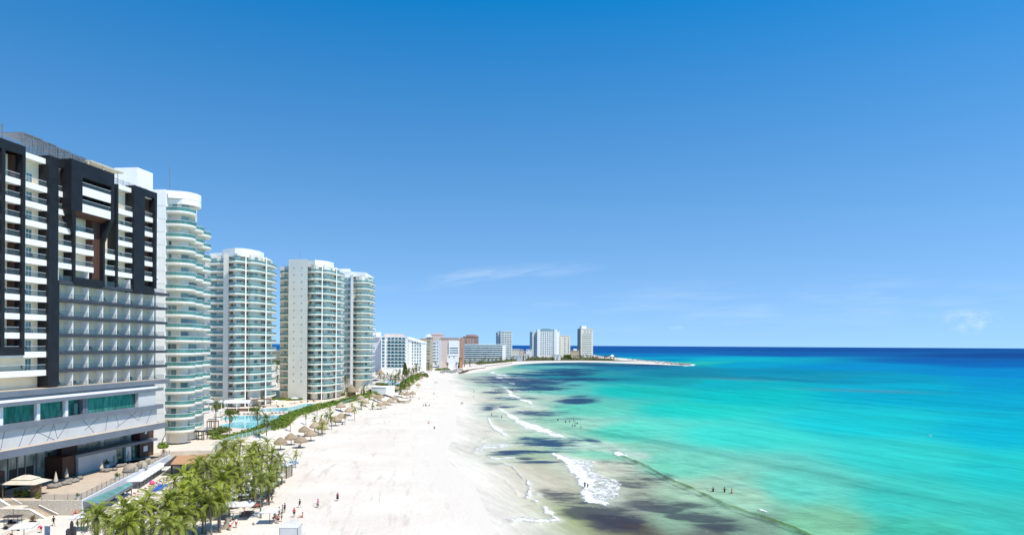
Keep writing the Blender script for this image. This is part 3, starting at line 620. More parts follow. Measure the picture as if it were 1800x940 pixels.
for x in (-4, 62, 112, 143, 147, 241): MB().box(-1.5, U(x), 17.3, .45, U(x)+.75, 20.55).build('pillar', M['grayblue'] if x > 112 else M['white'], hotel)
MB().box(-1.5, U(132), 17.4, -.1, U(138), 19.6).build('door', M['glass'], hotel)
WP = .8
MB().box(-1.6, UL, 12.95, WP, U(271), 16.3).build('zigzag_panel', M['panel'], hotel)
rr = random.Random(3)
zz = [(2,12.9,9,16.3),(34,13,47,16.3),(52,13,66,15.3),(66,15.3,80,16.2),(66,15.2,97,13.1),(84,13.2,96,16.3),(95,16.3,102,13.2),(102,13.2,122,16.3),(146,16.2,160,14.2),(150,14,176,16.3),(160,14.2,166,13.2),(186,13.1,190,16.2),(204,16.2,210,13.6),(206,13.4,240,16.2),(228,16,244,14.2),(244,14.2,252,16.3),(258,13.2,268,16.2)]
for x0, z0, x1, z1 in zz:
    sm = MB(); u0, u1 = U(x0, WP), U(x1, WP); d = Vector((0, u1-u0, z1-z0)).normalized(); q = d.cross(Vector((1,0,0)))*.055
    sm.hexa([(WP-.01, u0-q.y, z0-q.z), (WP+.012, u0-q.y, z0-q.z), (WP+.012, u0+q.y, z0+q.z), (WP-.01, u0+q.y, z0+q.z)], [(WP-.01, u1-q.y, z1-q.z), (WP+.012, u1-q.y, z1-q.z), (WP+.012, u1+q.y, z1+q.z), (WP-.01, u1+q.y, z1+q.z)])
    sm.build('panel_seam', M['seam'], hotel)
for x0, x1 in ((20,30),(36,44),(70,76),(78,90),(112,122),(155,162),(176,186),(190,200),(228,236),(252,258),(262,266)):
    sm = MB(); u0, u1 = U(x0), U(x1); sm.hexa([(1.0, u0-.05, 21.3), (1.14, u0-.05, 21.3), (1.14, u0+.05, 21.3), (1.0, u0+.05, 21.3)], [(.0, u1-.05, Z0-1), (.14, u1-.05, Z0-1), (.14, u1+.05, Z0-1), (.0, u1+.05, Z0-1)])
    sm.build('panel_seam', M['seam'], hotel)
ZC = 12.9
band(ZC-1.35, ZC, 2.2, UL, U(296, 2.2), back=-4); band(ZC, ZC+.05, 2.1, UL, U(295, 2.2), 'paving', 'ledge_top', .82)
TZ = 4.0
MB().box(-22, UL, TZ, -9, U(270, -6), ZC-1.35).build('ground_floor_wall', M['cream'], hotel)
# lobby glass, wood boxes and the mezzanine balcony, set back under the canopy
WL, WB, WF, WM = -7.5, -6.2, -3.5, -3.2
MB().box(-9, UL, TZ, WL, U(112, WL), ZC-1.4).build('lobby_glazing', M['lobby'], hotel)
for x in (-20, 0, 14, 30, 44, 64, 82, 96): MB().box(WL-.2, U(x,WL), TZ, WL+.15, U(x,WL)+.28, ZC-1.4).build('mullion', M['metal'], hotel)
MB().box(WL+.01, U(16,WL), TZ, WL+.06, U(60,WL), TZ+3.3).build('lobby_opening', M['darkmetal'], hotel)
MB().box(WL+.01, U(84,WL), TZ, WL+.5, U(108,WL), TZ+5.2).build('door_surround', M['darkmetal'], hotel); MB().box(WL+.5, U(95,WL), TZ, WL+.55, U(104,WL), TZ+2.9).build('door', M['tealglass'], hotel)
MB().box(-8.8, U(-30,-2), TZ, -2.0, U(10,-2), TZ+4.6).build('entrance_frame', M['brown'], hotel); MB().box(-2.0, U(-24,-2), TZ, -1.96, U(6,-2), TZ+3.9).build('entrance_opening', M['darkmetal'], hotel)
MB().box(-8.8, U(110,WB), TZ, WB, U(137,WB), ZC-1.4).build('wood_box', M['brown'], hotel)
MB().box(-8.8, U(111,WF), TZ, WF, U(135.2,WF), TZ+4.4).build('wood_box', M['brown'], hotel)
MB().box(-8.8, U(247,-4.6), TZ, -4.6, U(271,-4.6), ZC-1.4).build('wood_box', M['brown'], hotel)
zm = 7.75
MB().box(-8.8, U(134.5,WM), zm, WM, U(278,WM), zm+.6).build('mezzanine_slab', M['grayblue'], hotel)
MB().box(-8.8, U(137,-7), zm+.6, -7, U(247,-7), ZC-1.45).build('mezzanine_glazing', M['lobby'], hotel)
for x in (177, 225): MB().box(-7, U(x,-6.8), zm+.6, -6.6, U(x+5,-6.8), ZC-1.4).build('pillar', M['white'], hotel)
MB().box(-6.2, U(138,-6), zm+.61, -6.16, U(262,-6), zm+1.6).build('glass_railing', M['clear'], hotel)
MB().box(-8.7, U(139.0,WF-.2), TZ, WF-.2, U(206,WF-.2), zm).build('white_panel', M['panel'], hotel)
MB().box(WF-.2, U(135.6,WM), TZ, WM-.01, U(139,WM), zm).build('pillar', M['grayblue'], hotel)
for x0, x1 in ((207, 222), (234, 246)): MB().box(-8.7, U(x0,-5.3), TZ, -5.3, U(x1,-5.3), zm).build('glazing', M['tealglass'], hotel)
MB().box(-8.7, U(223,-4.8), TZ, -4.8, U(232,-4.8), zm).build('pillar', M['white'], hotel)
MB().box(-4.6, U(255.5,-4.6), 9.6, -4.5, U(258.5,-4.6), 10.8).build('wall_lamp', M['white'], hotel); MB().box(-4.6, U(253,-4.6), 5.4, -4.5, U(260,-4.6), 6.7).build('sign_board', M['white'], hotel)
# roof terrace
rz = 67.25
MB().box(-9.5, U(240, -3.5), 66, -3.5, U(267, -3.5), 73.8).build('roof_block', M['white'], hotel)
MB().box(-11, U(196,-2), 66, -5, U(214,-2), 69.5).build('roof_block', M['cream'], hotel)
def louvre_box(x0, x1, z1, wo=-3.2, dp=5):
    b = MB(); u0, u1 = U(x0, wo), U(x1, wo)
    b.box(wo-dp, u0, z1-.22, wo, u1, z1)
    for i in range(12): zz_ = rz+.4+i*.31; b.box(wo-.05, u0, zz_, wo, u1, zz_+.15)
    for i in range(12): zz_ = rz+.4+i*.31; b.box(wo-dp, u0, zz_, wo-.1, u0+.06, zz_+.15)
    for q in (u0, u1-.18, (u0+u1)/2): b.box(wo-.2, q, rz-1, wo+.01, q+.18, z1-.22)
    b.build('roof_pergola', M['metal'], hotel)
for x0, x1, z1 in ((38, 73, rz+4.6), (75, 98, rz+4.4), (101, 124, rz+4.2), (127, 150, rz+3.9)): louvre_box(x0, x1, z1)
b = MB(); b.box(-12, U(150,-3), rz+3.3, -2.0, U(209,-3), rz+3.6)
for x in (152, 178, 204): b.box(-2.4, U(x,-2.4), rz-1, -2.2, U(x,-2.4)+.2, rz+3.3)
b.build('roof_canopy', M['ecru'], hotel)
b = MB()
for i in range(30): u = UL+i*(UR-UL)/30; b.box(-1.02, u, rz-.3, -.96, u+.06, rz+1.5)
b.build('railing_posts', M['metal'], hotel)
MB().box(-1.0, UL, rz, -.97, UR-1, rz+1.35).build('roof_glass_railing', M['clear'], hotel)
MB().box(-3, U(0,-3), rz-.3, -2.8, U(0,-3)+.2, rz+4.5).build('roof_post', M['metal'], hotel)
# balcony furniture: every chair is a thing
ch = thing('balcony_chair', 'dark balcony chair standing behind a glass railing of the black framed hotel', 'chair', (0,0,0), HR, 'chairs on the hotel balconies')
MB().box(-.3,-.3,.38,.3,.3,.46).build('seat', M['darkmetal'], ch); MB().hexa([(-.32,-.3,.46),(-.24,-.3,.46),(-.24,.3,.46),(-.32,.3,.46)],[(-.46,-.3,1.0),(-.38,-.3,1.0),(-.38,.3,1.0),(-.46,.3,1.0)]).build('backrest', M['darkmetal'], ch)
for sx_, sy_ in ((-1,-1),(-1,1),(1,-1),(1,1)): MB().box(sx_*.26-.03, sy_*.26-.03, 0, sx_*.26+.03, sy_*.26+.03, .38).build('leg', M['darkmetal'], ch)
used = False; rr = random.Random(5)
spots = [(us[i]+rr.uniform(.6, 2.4), Z0+FL*j+.1, f'dark chair, {nth(i)} bay from the left, {nth(j)} row up in the white balcony grid') for j in range(7) for i in range(8) if rr.random() < .85]
for x_, f_, js, nm in ((45, 2.5, range(1,12), 'white balcony column left of the tall black pier'), (8, 1.6, range(3,12), 'black framed balcony column at the left edge'), (210, 2, range(7,11), 'white balcony column before the last black pier')):
    spots += [(U(x_)+rr.uniform(0, f_), Z0+FL*j+.13, f'dark chair, {nth(k)} floor up, {nm}') for k, j in enumerate(js)]
for u, z, lb in spots:
    p = HO+HD*u+HN*(-.85)+Vector((0,0,z)); a = HR+rr.uniform(-.6,.6)
    if not used: ch.location = p; ch.rotation_euler.z = a; used = True; ch['label'] = lb
    else: dup(ch, p, a, lb)

# ================================================================== four condominium towers with bowed balconies
FZ = lambda k: 8.2+3.5*k
def resample(pts, n):
    d = [0]
    for a, b in zip(pts, pts[1:]): d.append(d[-1]+math.hypot(b[0]-a[0], b[1]-a[1]))
    o = []
    for i in range(n):
        t = d[-1]*i/(n-1); j = min(max(k for k in range(len(d)) if d[k] <= t+1e-9), len(pts)-2)
        f = (t-d[j])/((d[j+1]-d[j]) or 1); o.append((pts[j][0]+(pts[j+1][0]-pts[j][0])*f, pts[j][1]+(pts[j+1][1]-pts[j][1])*f))
    return o
def at_frac(pts, f): return resample(pts, 101)[int(round(f*100))]
class Tower:
    def __init__(s, name, label, origin):
        s.o = Vector((*origin, 0)); s.t = thing(name, label, 'apartment tower', s.o); s.r = random.Random(label)
    def L(s, pts): return [(p[0]-s.o.x, p[1]-s.o.y) for p in pts]
    def body(s, pts, z0, z1, m='cream', name='wall'): return MB().prism(s.L(pts), z0, z1).build(name, M[m], s.t)
    def stack(s, edge, floors, depth=1.8, wins=(), wallm='cream', z0=4.7, ztop=71.2, h=.70, skip=()):
        e = s.L(edge); w = off(e, depth)
        MB().wall(w, z0, ztop, .35).build('wall', M[wallm], s.t)
        lo = off(e, .32); inn = off(e, depth-.05); g = off(e, .08)
        b = MB(); z1, zm, zz = .14, -.36, -h
        P3 = lambda pl, z: [(x, y, z) for x, y in pl]
        b.strip(P3(e, zm), P3(e, z1)); b.strip(P3(lo, zz), P3(e, zm)); b.strip(P3(inn, zz), P3(lo, zz)); b.strip(P3(e, z1), P3(inn, z1))
        for i in (0, -1): b.add([(*e[i], zm), (*e[i], z1), (*inn[i], z1), (*inn[i], zz), (*lo[i], zz)], [(0,1,2,3,4)])
        r = MB().wall(g, .15, 1.10, .04); hr = MB().wall(off(e, .05), 1.10, 1.17, .10)
        first = None
        wm_ = []
        for f0, f1, zlo, zhi, kind in wins:
            q = resample(w, 121); q = q[int(f0*120):int(f1*120)+1]
            q2 = [(x, y) for x, y in off(q, -.06)]
            wm_.append((MB().wall(q2, zlo, zhi, .05), kind, []))
        for k in floors:
            if k in skip: continue
            if first is None:
                o1 = b.build('balcony', M['slab'], s.t); o2 = r.build('glass_railing', M['teal'], o1); o3 = hr.build('handrail', M['white'], o1); first = (o1.data, o2.data, o3.data)
            else:
                o1 = inst('balcony', first[0], s.t); inst('glass_railing', first[1], o1); inst('handrail', first[2], o1)
            o1.location.z = FZ(k)
            for mb, kind, cache in wm_:
                kk = kind if kind != 'mix' else ('curtain' if s.r.random() < .66 else 'glass')
                hit = [c for c in cache if c[0] == kk]
                if not hit:
                    o = mb.build('window', M[kk], s.t); cache.append((kk, o.data))
                else: o = inst('window', hit[0][1], s.t)
                o.location.z = FZ(k)
        return s
def pl(*q): return [XY(x, Y) for x, Y in q]
ALL = range(0, 18)
# nearest tower, just behind the black framed hotel
t1 = Tower('apartment_tower', 'nearest white balcony tower, rounded, right behind the black framed hotel', (-92, 190))
c1 = [(-96.0,184.5),(-92.3,184.4)]+arc(-92.0,188.6,4.2,-88,42,10)
c2 = arc(-93.6,196.0,4.5,-62,48,9); c3 = arc(-95.6,205.0,4.7,-62,50,9)
t1.body([(-118,186.2),(-93.9,186.2),(-93.5,192),(-96,198),(-98,212),(-118,214)], 4.0, 71.3)
t1.body([(-118,184.4),(-93.75,184.4),(-93.75,186.15),(-118,186.15)], 3.9, 73.4, 'white', 'end_wall')
for i in range(19): MB().box(-24, -5.63, 6+3.5*i, -1.77, -5.59, 6.10+3.5*i).build('wall_joint', M['pale'], t1.t)
W1 = [(.04,.30,.15,2.5,'mix'),(.32,.46,.15,2.5,'mix'),(.58,.90,.15,2.5,'mix')]
t1.stack(c1, ALL, 1.9, W1); t1.stack(c2, range(0, 17), 1.8, [(.1,.8,.15,2.5,'mix')]); t1.stack(c3, range(1, 17), 1.8, [(.1,.8,.15,2.5,'mix')], ztop=66)
MB().prism(t1.L([(-93.3,184.6)]+arc(-92.6,190.4,5.2,-60,62,10)+[(-95,196.5)]), 71.3, 73.3).build('crown', M['white'], t1.t)
MB().prism(t1.L(arc(-92.6,190.4,5.2,-60,62,10)+[(-96,196),(-95,186)]), 69.9, 71.2).build('crown_screen', M['white'], t1.t)
MB().tube([(-3.5,0,73.9),(-3.5,0,82)], .09, 5).build('mast', M['metal'], t1.t)
# second tower
t2 = Tower('apartment_tower', 'second white apartment tower from the left, standing behind the round pool and white canopy', XY(430, 302))
e2a = pl((364,305),(392,304)); e2b = pl((401.5,298),(404,296.2),(412,294.6),(421,295.4),(428,297.6),(431.5,299.6)); e2c = pl((431.6,299.6),(440,299.3),(449,300.8),(458,304),(466,308.5)); e2d = pl((467,309.5),(475,312),(482,317),(486,323))
W2_ = [(.08,.45,.15,2.5,'mix'),(.5,.92,.15,2.5,'mix')]
t2.stack(e2a, ALL, 2.4, [(.0,.40,.15,2.5,'glass'),(.55,.8,.15,2.5,'mix')]); t2.stack(e2b, ALL, 1.9, W2_); t2.stack(e2c, ALL, 1.9, [(.05,.30,.15,2.5,'mix'),(.36,.62,.15,2.5,'mix'),(.70,.94,.15,2.5,'curtain')], skip=(0,)); t2.stack(e2d, ALL, 2.2, [(.1,.7,.15,2.5,'mix')])
t2.body(pl((392,300.5),(401.4,300),(401.4,306),(392,306)), 4.3, 71.3, 'cream', 'wall_pier')
t2.body([XY(430.6,299.2), XY(432.6,299.6), XY(432.6,302.5), XY(430.6,302.5)], 4.3, 71.0, 'white', 'wall_pier'); t2.body([XY(466.3,308.7), XY(468.4,309.6), XY(468.4,313), XY(466.3,312)], 4.3, 71.0, 'white', 'wall_pier')
t2.body(pl((340,309),(402,306.5),(432,303.5),(466,313.5),(478,325),(474,345),(345,345)), 4.2, 71.25)
t2.body(pl((368,309),(402,305),(402,330),(368,330)), 71.3, 72.7, 'white', 'roof_block')
MB().wall(t2.L(pl((390,303),(402,300),(412,298),(424,298.5),(440,302),(456,308),(463,314))), 70.0, 73.6, .4).build('crown', M['white'], t2.t)
t2.body(pl((391,305),(412,299.5),(424,300),(440,303.5),(461,313),(455,330),(391,330)), 71.35, 73.3, 'white', 'crown_roof')
t2.body(pl((437,302),(452,305),(452,308),(437,305)), 4.4, 8.0, 'tealglass', 'lobby_glazing')
# third tower: broad blank wall with portholes, balconies on both sides
t3 = Tower('apartment_tower', 'third apartment tower with a broad blank wall dotted with tiny portholes', XY(550, 342))
e3a = pl((491.5,345),(497,342.6),(506,341.6)); e3b = pl((540.5,337.5),(546,335.6),(554,335.2),(561,336.4),(565.5,338.6)); e3c = pl((565.6,338.6),(572,338.6),(580,341),(587,345),(590.5,348.5)); e3d = pl((591,349),(597,351),(602,355),(605.5,361))
t3.stack(e3a, ALL, 2.2, [(.1,.5,.15,2.5,'glass'),(.6,.9,.15,2.5,'mix')]); t3.stack(e3b, range(0, 18), 1.9, W2_); t3.stack(e3c, ALL, 1.9, [(.04,.28,.15,2.5,'mix'),(.34,.60,.15,2.5,'mix'),(.68,.92,.15,2.5,'mix')]); t3.stack(e3d, ALL, 2.2, [(.1,.7,.15,2.5,'mix')])
t3.body(pl((506.5,339),(540.2,336.8),(540.2,345),(506.5,347)), 4.4, 73.8, 'pale', 'end_wall')
ph = None
for i in range(17):
    for x in (516.5, 530):
        q = A(x, 470, 338.4-(x-506)*.065); z = 69.6-3.5*i
        if ph is None: ph = MB().prism([(.3*math.cos(a*.785), .3*math.sin(a*.785)) for a in range(8)], 0, .08).build('porthole', M['glass'], t3.t); ph.rotation_euler = (math.radians(90), 0, 0)
        o = ph if i == 0 and x == 516.5 else inst('porthole', ph.data, t3.t); o.rotation_euler = (math.radians(90), 0, 0); o.location = (q.x-t3.o.x, 338.98-(x-506.5)/33.7*2.2-t3.o.y, z)
t3.body(pl((492,348),(540,345.2),(566,342.5),(590,352),(600,362),(596,385),(492,385)), 4.2, 71.25)
t3.body([XY(565,338.2), XY(566.6,338.6), XY(566.6,342), XY(565,342)], 4.3, 71, 'white', 'wall_pier'); t3.body([XY(590.2,348.4), XY(591.8,349.2), XY(591.8,353), XY(590.2,352)], 4.3, 71, 'white', 'wall_pier')
MB().wall(t3.L(pl((540.4,341),(553,338.6),(566,341),(578,345),(586,351))), 70.2, 73.6, .4).build('crown', M['white'], t3.t)
t3.body(pl((540.5,343),(553,340),(566,342.5),(577,346.5),(584,354),(578,368),(540.5,366)), 71.3, 73.2, 'white', 'crown_roof')
t3.body(pl((569,340.8),(580,343.5),(580,347),(569,344)), 4.4, 8.0, 'tealglass', 'lobby_glazing')
MB().tube([(*t3.L([XY(527,343)])[0],73.7),(*t3.L([XY(527,343)])[0],79)], .07, 5).build('mast', M['metal'], t3.t)
# fourth tower
t4 = Tower('apartment_tower', 'farthest of the four balcony towers, with a tall flat white pier on its left', XY(632, 398))
e4 = pl((620.5,395),(627,393.2),(635,392.8),(644,394.2),(651,398),(655,403)); e4b = pl((655.6,404.5),(658.5,409),(659.5,416))
t4.stack(e4, range(1, 18), 2.0, [(.03,.42,.15,2.5,'mix'),(.48,.70,.15,2.5,'mix'),(.75,.95,.15,2.5,'mix')]); t4.stack(e4b, range(1, 18), 1.6, [])
t4.body(pl((598,397.5),(616,396.2),(616,401),(598,402)), 4.3, 71.2, 'white', 'wall')
t4.body(pl((616,394.6),(620.6,394.2),(620.6,400),(616,400)), 4.3, 72.4, 'white', 'wall_pier')
t4.body(pl((590,402),(620,400),(640,398),(652,404),(655,418),(650,440),(590,440)), 4.3, 71.2, 'cream')
wq = None
for k in range(1, 18):
    for x0, kind in ((604.5, 'glass'), (610.2, 'glass')):
        b_ = MB().box(0, -.06, .5, 1.6, .02, 2.6)
        if wq is None: wq = b_.build('window', M['glass'], t4.t)
        o = wq if (k == 1 and x0 < 605) else inst('window', wq.data, t4.t); q = XY(x0, 397.05-(x0-598)/18*1.3); o.location = (q[0]-t4.o.x, q[1]-t4.o.y, FZ(k))
b = MB(); q4 = t4.L(pl((592,398),(623,396),(642,396.5),(657,406),(655,430),(592,432)))
b.hexa([(*q4[0],71.3),(*q4[2],71.3),(*q4[3],71.3),(*q4[5],71.3)], [(*q4[0],74.8),(*q4[2],73.6),(*q4[3],71.5),(*q4[5],73.5)]); b.build('roof', M['white'], t4.t)
t4.body(pl((590,402),(614,400),(616,412),(590,414)), 72, 76.2, 'white', 'roof_block')
t4.body(pl((632,397),(636,397),(636,403),(632,403)), 4.3, 12, 'cream', 'column'); t4.body(pl((646,399),(650,400),(650,404),(646,404)), 4.3, 12, 'cream', 'column')

# ================================================================== hotels further along the bay
def wins_on(t, w_me, spots_, most=100):
    mb, mname = w_me; first = None
    for i, (x, y, z, rz_) in enumerate(spots_[:most]):
        if first is None: o = first = mb.build('window', M[mname], t)
        else: o = inst('window', first.data, t)
        o.location = (x, y, z); o.rotation_euler.z = rz_
    if len(spots_) > most:
        r = MB()
        for x, y, z, rz_ in spots_[most:]:
            c, s_ = math.cos(rz_), math.sin(rz_); r.add([(x+a*c-b_*s_, y+a*s_+b_*c, z+q) for a, b_, q in mb.v], [f for f in mb.f[:6]])
        o = r.build('window', M[mname], t); o['kind'] = 'stuff'
def grid(x0, x1, nx, z0, z1, nz, y=-.05): return [(x0+(x1-x0)*(i+.5)/nx, y, z0+(z1-z0)*(j+.5)/nz, 0) for j in range(nz) for i in range(nx)]
def block(label, x0, x1, Y, ytop, zb, depth, rz_=0, m='white', cat='hotel', name='hotel_building', roof=None):
    p0 = A(x0, ytop, Y); wd_ = (x1-x0)/F*Y/math.cos(rz_); t = thing(name, label, cat, (p0.x, Y, 0), rz_)
    h = A((x0+x1)/2, ytop, Y).z; MB().box(0, 0, zb, wd_, depth, h).build('wall', M[m], t)
    b = MB().box(-.4, -.4, h+.02, wd_+.4, depth+.4, h+max(.7, Y*.0009)); b.build('roof', M[roof or m], t)
    return t, wd_, h
# white hotel right behind the towers
Y5 = 672; t, W, h = block('white beach hotel with blue glass balconies between the last tower and the tan building', 670, 711, Y5, 592.5, 1.0, 30, .05, 'white')
MB().box(-12, 8, 1, -.1, 30, h+.2).build('side_wing', M['greyside'], t); MB().box(-6, 6, h+.05, -2, 14, h+5).build('roof_block', M['white'], t)  # the side wing's shade is put into its grey wall colour
MB().box(2, 10, h+.7, 20, 24, h+3.4).build('roof_block', M['pinkwall'], t); MB().box(-10, 4, h+.2, -7, 9, h+8.5).build('stair_tower', M['white'], t)
fl = (h-9)/9
sp_ = [(1.0, -.08, 9.2+fl*j, 0) for j in range(9)]+[(6.5+3.6*i, -.08, 9.2+fl*j, 0) for j in range(9) for i in range(5)]
wins_on(t, (MB().box(0, 0, .5, 2.4, .05, 2.9), 'glassblue'), sp_)
bl = MB().box(0, -.9, -.25, 18.5, 0, .15).build('balcony', M['white'], t); bl.location = (6, 0, 9.2); gl = MB().box(0, -.9, .16, 18.5, -.85, 1.1).build('glass_railing', M['teal'], bl)
for j in range(1, 9): o = inst('balcony', bl.data, t, (6, 0, 9.2+fl*j)); inst('glass_railing', gl.data, o)
Y6 = 705; t6 = thing('hotel_building', 'angled hotel wing with a sloping white roof right of the white beach hotel', 'hotel', A(711, 640, Y6).xy.to_3d(), -.10)
W6 = 29/F*Y6; h6 = A(712, 594, Y6).z; MB().hexa([(0,0,1),(W6,0,1),(W6,25,1),(0,25,1)], [(0,0,h6),(W6,0,h6-5),(W6,25,h6-5),(0,25,h6)]).build('wall', M['white'], t6)
MB().hexa([(-.5,-.7,h6+.03),(W6+.5,-.7,h6-5.1),(W6+.5,26,h6-5.1),(-.5,26,h6+.03)], [(-.5,-.7,h6+1.2),(W6+.5,-.7,h6-4),(W6+.5,26,h6-4),(-.5,26,h6+1.2)]).build('roof', M['white'], t6)
wins_on(t6, (MB().box(0,0,.6,1.5,.05,2.6), 'glass'), [(5.0+2.7*i, -.08, 10.5+3.1*j, 0) for j in range(8) for i in range(1, 5)]+[(2.2, -.08, 10.5+3.1*j, 0) for j in range(8)])
# ochre and tan blocks
Y7 = 800; t, W, h = block('narrow ochre apartment block with rows of small dark windows beyond the white hotel', 738.5, 749, Y7, 595.5, 1, 24, 0, 'yellowwall', 'apartment block', 'apartment_block')
wins_on(t, (MB().box(0,0,.5,.9,.05,1.7), 'glass'), [(.8+2.3*i, -.06, 5+3.6*j, 0) for j in range(9) for i in range(3)])
t, W, h = block('tan apartment block with wide recessed windows joined to the ochre block', 749.3, 757, Y7+6, 593.5, 1, 24, 0, 'beigewall', 'apartment block', 'apartment_block')
wins_on(t, (MB().box(0,0,.5,2.8,.05,2.3), 'glass'), [(1.2, -.06, 5+3.6*j, 0) for j in range(9)])
MB().prism([(-2,-1),(W+1,-1),(W+1,10),(-2,10)], h+.9, h+4.5, taper=[(W*.5,3),(W*.7,3),(W*.7,6),(W*.5,6)]).build('roof_gable', M['greyside'], t)
Y8 = 960; t, W, h = block('white hotel with green glass balcony rows beside a pink stair wall', 757.5, 771, Y8, 599.5, 1, 30, 0, 'white')
wins_on(t, (MB().box(0,0,.5,6.0,.05,2.3), 'teal'), [(.8, -.06, 7+4.2*j, 0) for j in range(7)]); sp_ = [(8.3, -.06, 7+4.2*j, 0) for j in range(7)]
wins_on(t, (MB().box(0,0,.5,1.6,.05,2.3), 'glass'), sp_)
t, W, h = block('tall pink block rising behind the green balcony hotel', 752, 776, 1080, 588.4, 1, 40, 0, 'pinkwall', roof='pinkwall')
MB().box(W*.38, 1, h+.5, W*.98, 20, h+3).build('roof_block', M['pinkwall'], t)
Y9 = 900; t, W, h = block('pink hotel with a white front of long balcony rows', 771.5, 808, Y9, 596.5, 1, 40, 0, 'pinkwall', roof='beigewall')
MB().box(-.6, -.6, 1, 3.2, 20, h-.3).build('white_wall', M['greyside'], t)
MB().box(W*.48, -1.2, 5, W*.97, -.02, h-1.5).build('balcony_front', M['white'], t)
wins_on(t, (MB().box(0,0,.9,W*.40,.05,2.3), 'glassblue'), [(W*.53, -1.26, 4.6+3.05*j, 0) for j in range(8)]); wins_on(t, (MB().box(0,0,.5,1.6,.05,2.3), 'glassblue'), [(W*.445, -.06, 4.6+3.05*j, 0) for j in range(8)])
for i in range(14): MB().box(2+i*1.75, -.5, h+.82, 3.1+i*1.75, 6, h+2.4).build('roof_dormer', M['brownwall'], t)
MB().box(W+.3, 2, 6, W+5, 20, h+3).build('brown_wing', M['brownwall'], t)
Y10 = 1330; t, W, h = block('terracotta domed hotel with tall pale arches above the long white hotel', 814, 840, Y10, 592, 1, 30, 0, 'brownwall')
MB().prism([(W*.2,3),(W*.75,3),(W*.95,12),(W*.75,22),(W*.2,22)], h+1.1, h+4.5).build('roof_block', M['brownwall'], t)
for i in range(5): MB().box(7.5+i*3.2, -.35, h-13, 8.6+i*3.2, 0, h-4.0).build('arch', M['pinkwall'], t)
# long low hotel
Y11 = 1240; t, W, h = block('long low white hotel with six rows of blue windows at the back of the bay', 817, 889, Y11, 605.8, 2, 26, .16, 'white')
nr = 7; fl = (h-5.5)/nr
for j in range(nr): MB().box(.5, -1.0, 5.0+fl*j, W-6, -.02, 5.0+fl*j+1.1).build('balcony_front', M['white'], t)
MB().box(.6, -.05, 5, W-6.2, .02, h-1.2).build('glazing', M['glassblue'], t)
sp_ = [(12+(W-20)*(i+.1)/18, -.3, 6.0+fl*j, 0) for j in range(nr) for i in range(18)]; wins_on(t, (MB().box(0,0,.2,2.0,.06,fl-1.2), 'glass'), sp_, 100)
# tower beside it
Y12 = 1330; t, W, h = block('grey green office like tower standing over the right end of the long low hotel', 880, 900.5, Y12, 582.8, 2, 26, .2, 'pale')
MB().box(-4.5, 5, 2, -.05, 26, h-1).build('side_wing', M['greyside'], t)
nr = 13; fl = (h-3)/nr; wins_on(t, (MB().box(0,0,.8,5.0,.05,2.9), 'glass'), [(1.5, -.06, 3+fl*j, 0) for j in range(nr)]); wins_on(t, (MB().box(0,0,.8,3.6,.05,2.9), 'glass'), [(8+4.9*i, -.06, 3+fl*j, 0) for j in range(nr) for i in range(3)])
# big white hotel
Y13 = 1700; t, W, h = block('broad white hotel tower with a green hipped roof in the middle of the far row', 949, 974, Y13, 581.6, 2, 30, .2, 'white')
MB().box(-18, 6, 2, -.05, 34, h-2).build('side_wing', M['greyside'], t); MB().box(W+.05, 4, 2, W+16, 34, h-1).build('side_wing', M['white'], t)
MB().box(-7, -2, 2, -.1, 8, h+4.5).build('corner_pier', M['white'], t); MB().box(W+.1, -2, 2, W+7.5, 8, h+4.5).build('corner_pier', M['white'], t)
MB().prism([(-.5,-1),(W+.5,-1),(W+.5,24),(-.5,24)], h+1.6, h+6.5, taper=[(W*.35,9),(W*.65,9),(W*.65,14),(W*.35,14)]).build('hipped_roof', M['greenroof'], t)
fl = (h-8)/13; wins_on(t, (MB().box(0,0,.6,3.6,.05,3.2), 'glass'), [(1.2+5.7*i, -.06, 7+fl*j, 0) for j in range(13) for i in range(6)])
MB().box(-13, 5.9, 6, -11, 5.99, h-6).build('stair_window', M['beigewall'], t)
t, W, h = block('cream annex slab with two columns of windows on the right of the broad white hotel', 985, 1003, Y13+20, 590, 2, 30, .2, 'cream')
wins_on(t, (MB().box(0,0,.6,2.6,.05,3.0), 'glass'), [(x, -.06, 12+4.1*j, 0) for j in range(10) for x in (10.5, 20)])
# right hand tower
Y14 = 1760; t, W, h = block('slim cream tower with ribbon windows, rightmost of the far high rises', 1021, 1043, Y14, 578, 2, 28, .2, 'cream')
MB().box(3, 4, h+1.5, 16, 20, h+8).build('roof_block', M['white'], t); MB().box(-1.5, 1, 2, -.05, 25, h-1).build('side_wing', M['metal'], t)
nr = 14; fl = (h-7)/nr; wins_on(t, (MB().box(0,0,.9,26,.05,2.6), 'glass'), [(3, -.06, 6+fl*j, 0) for j in range(nr-2)]); wins_on(t, (MB().box(0,0,.9,6,.05,2.6), 'glass'), [(8+8*i, -.06, 6+fl*j, 0) for j in (nr-2, nr-1) for i in range(3)])
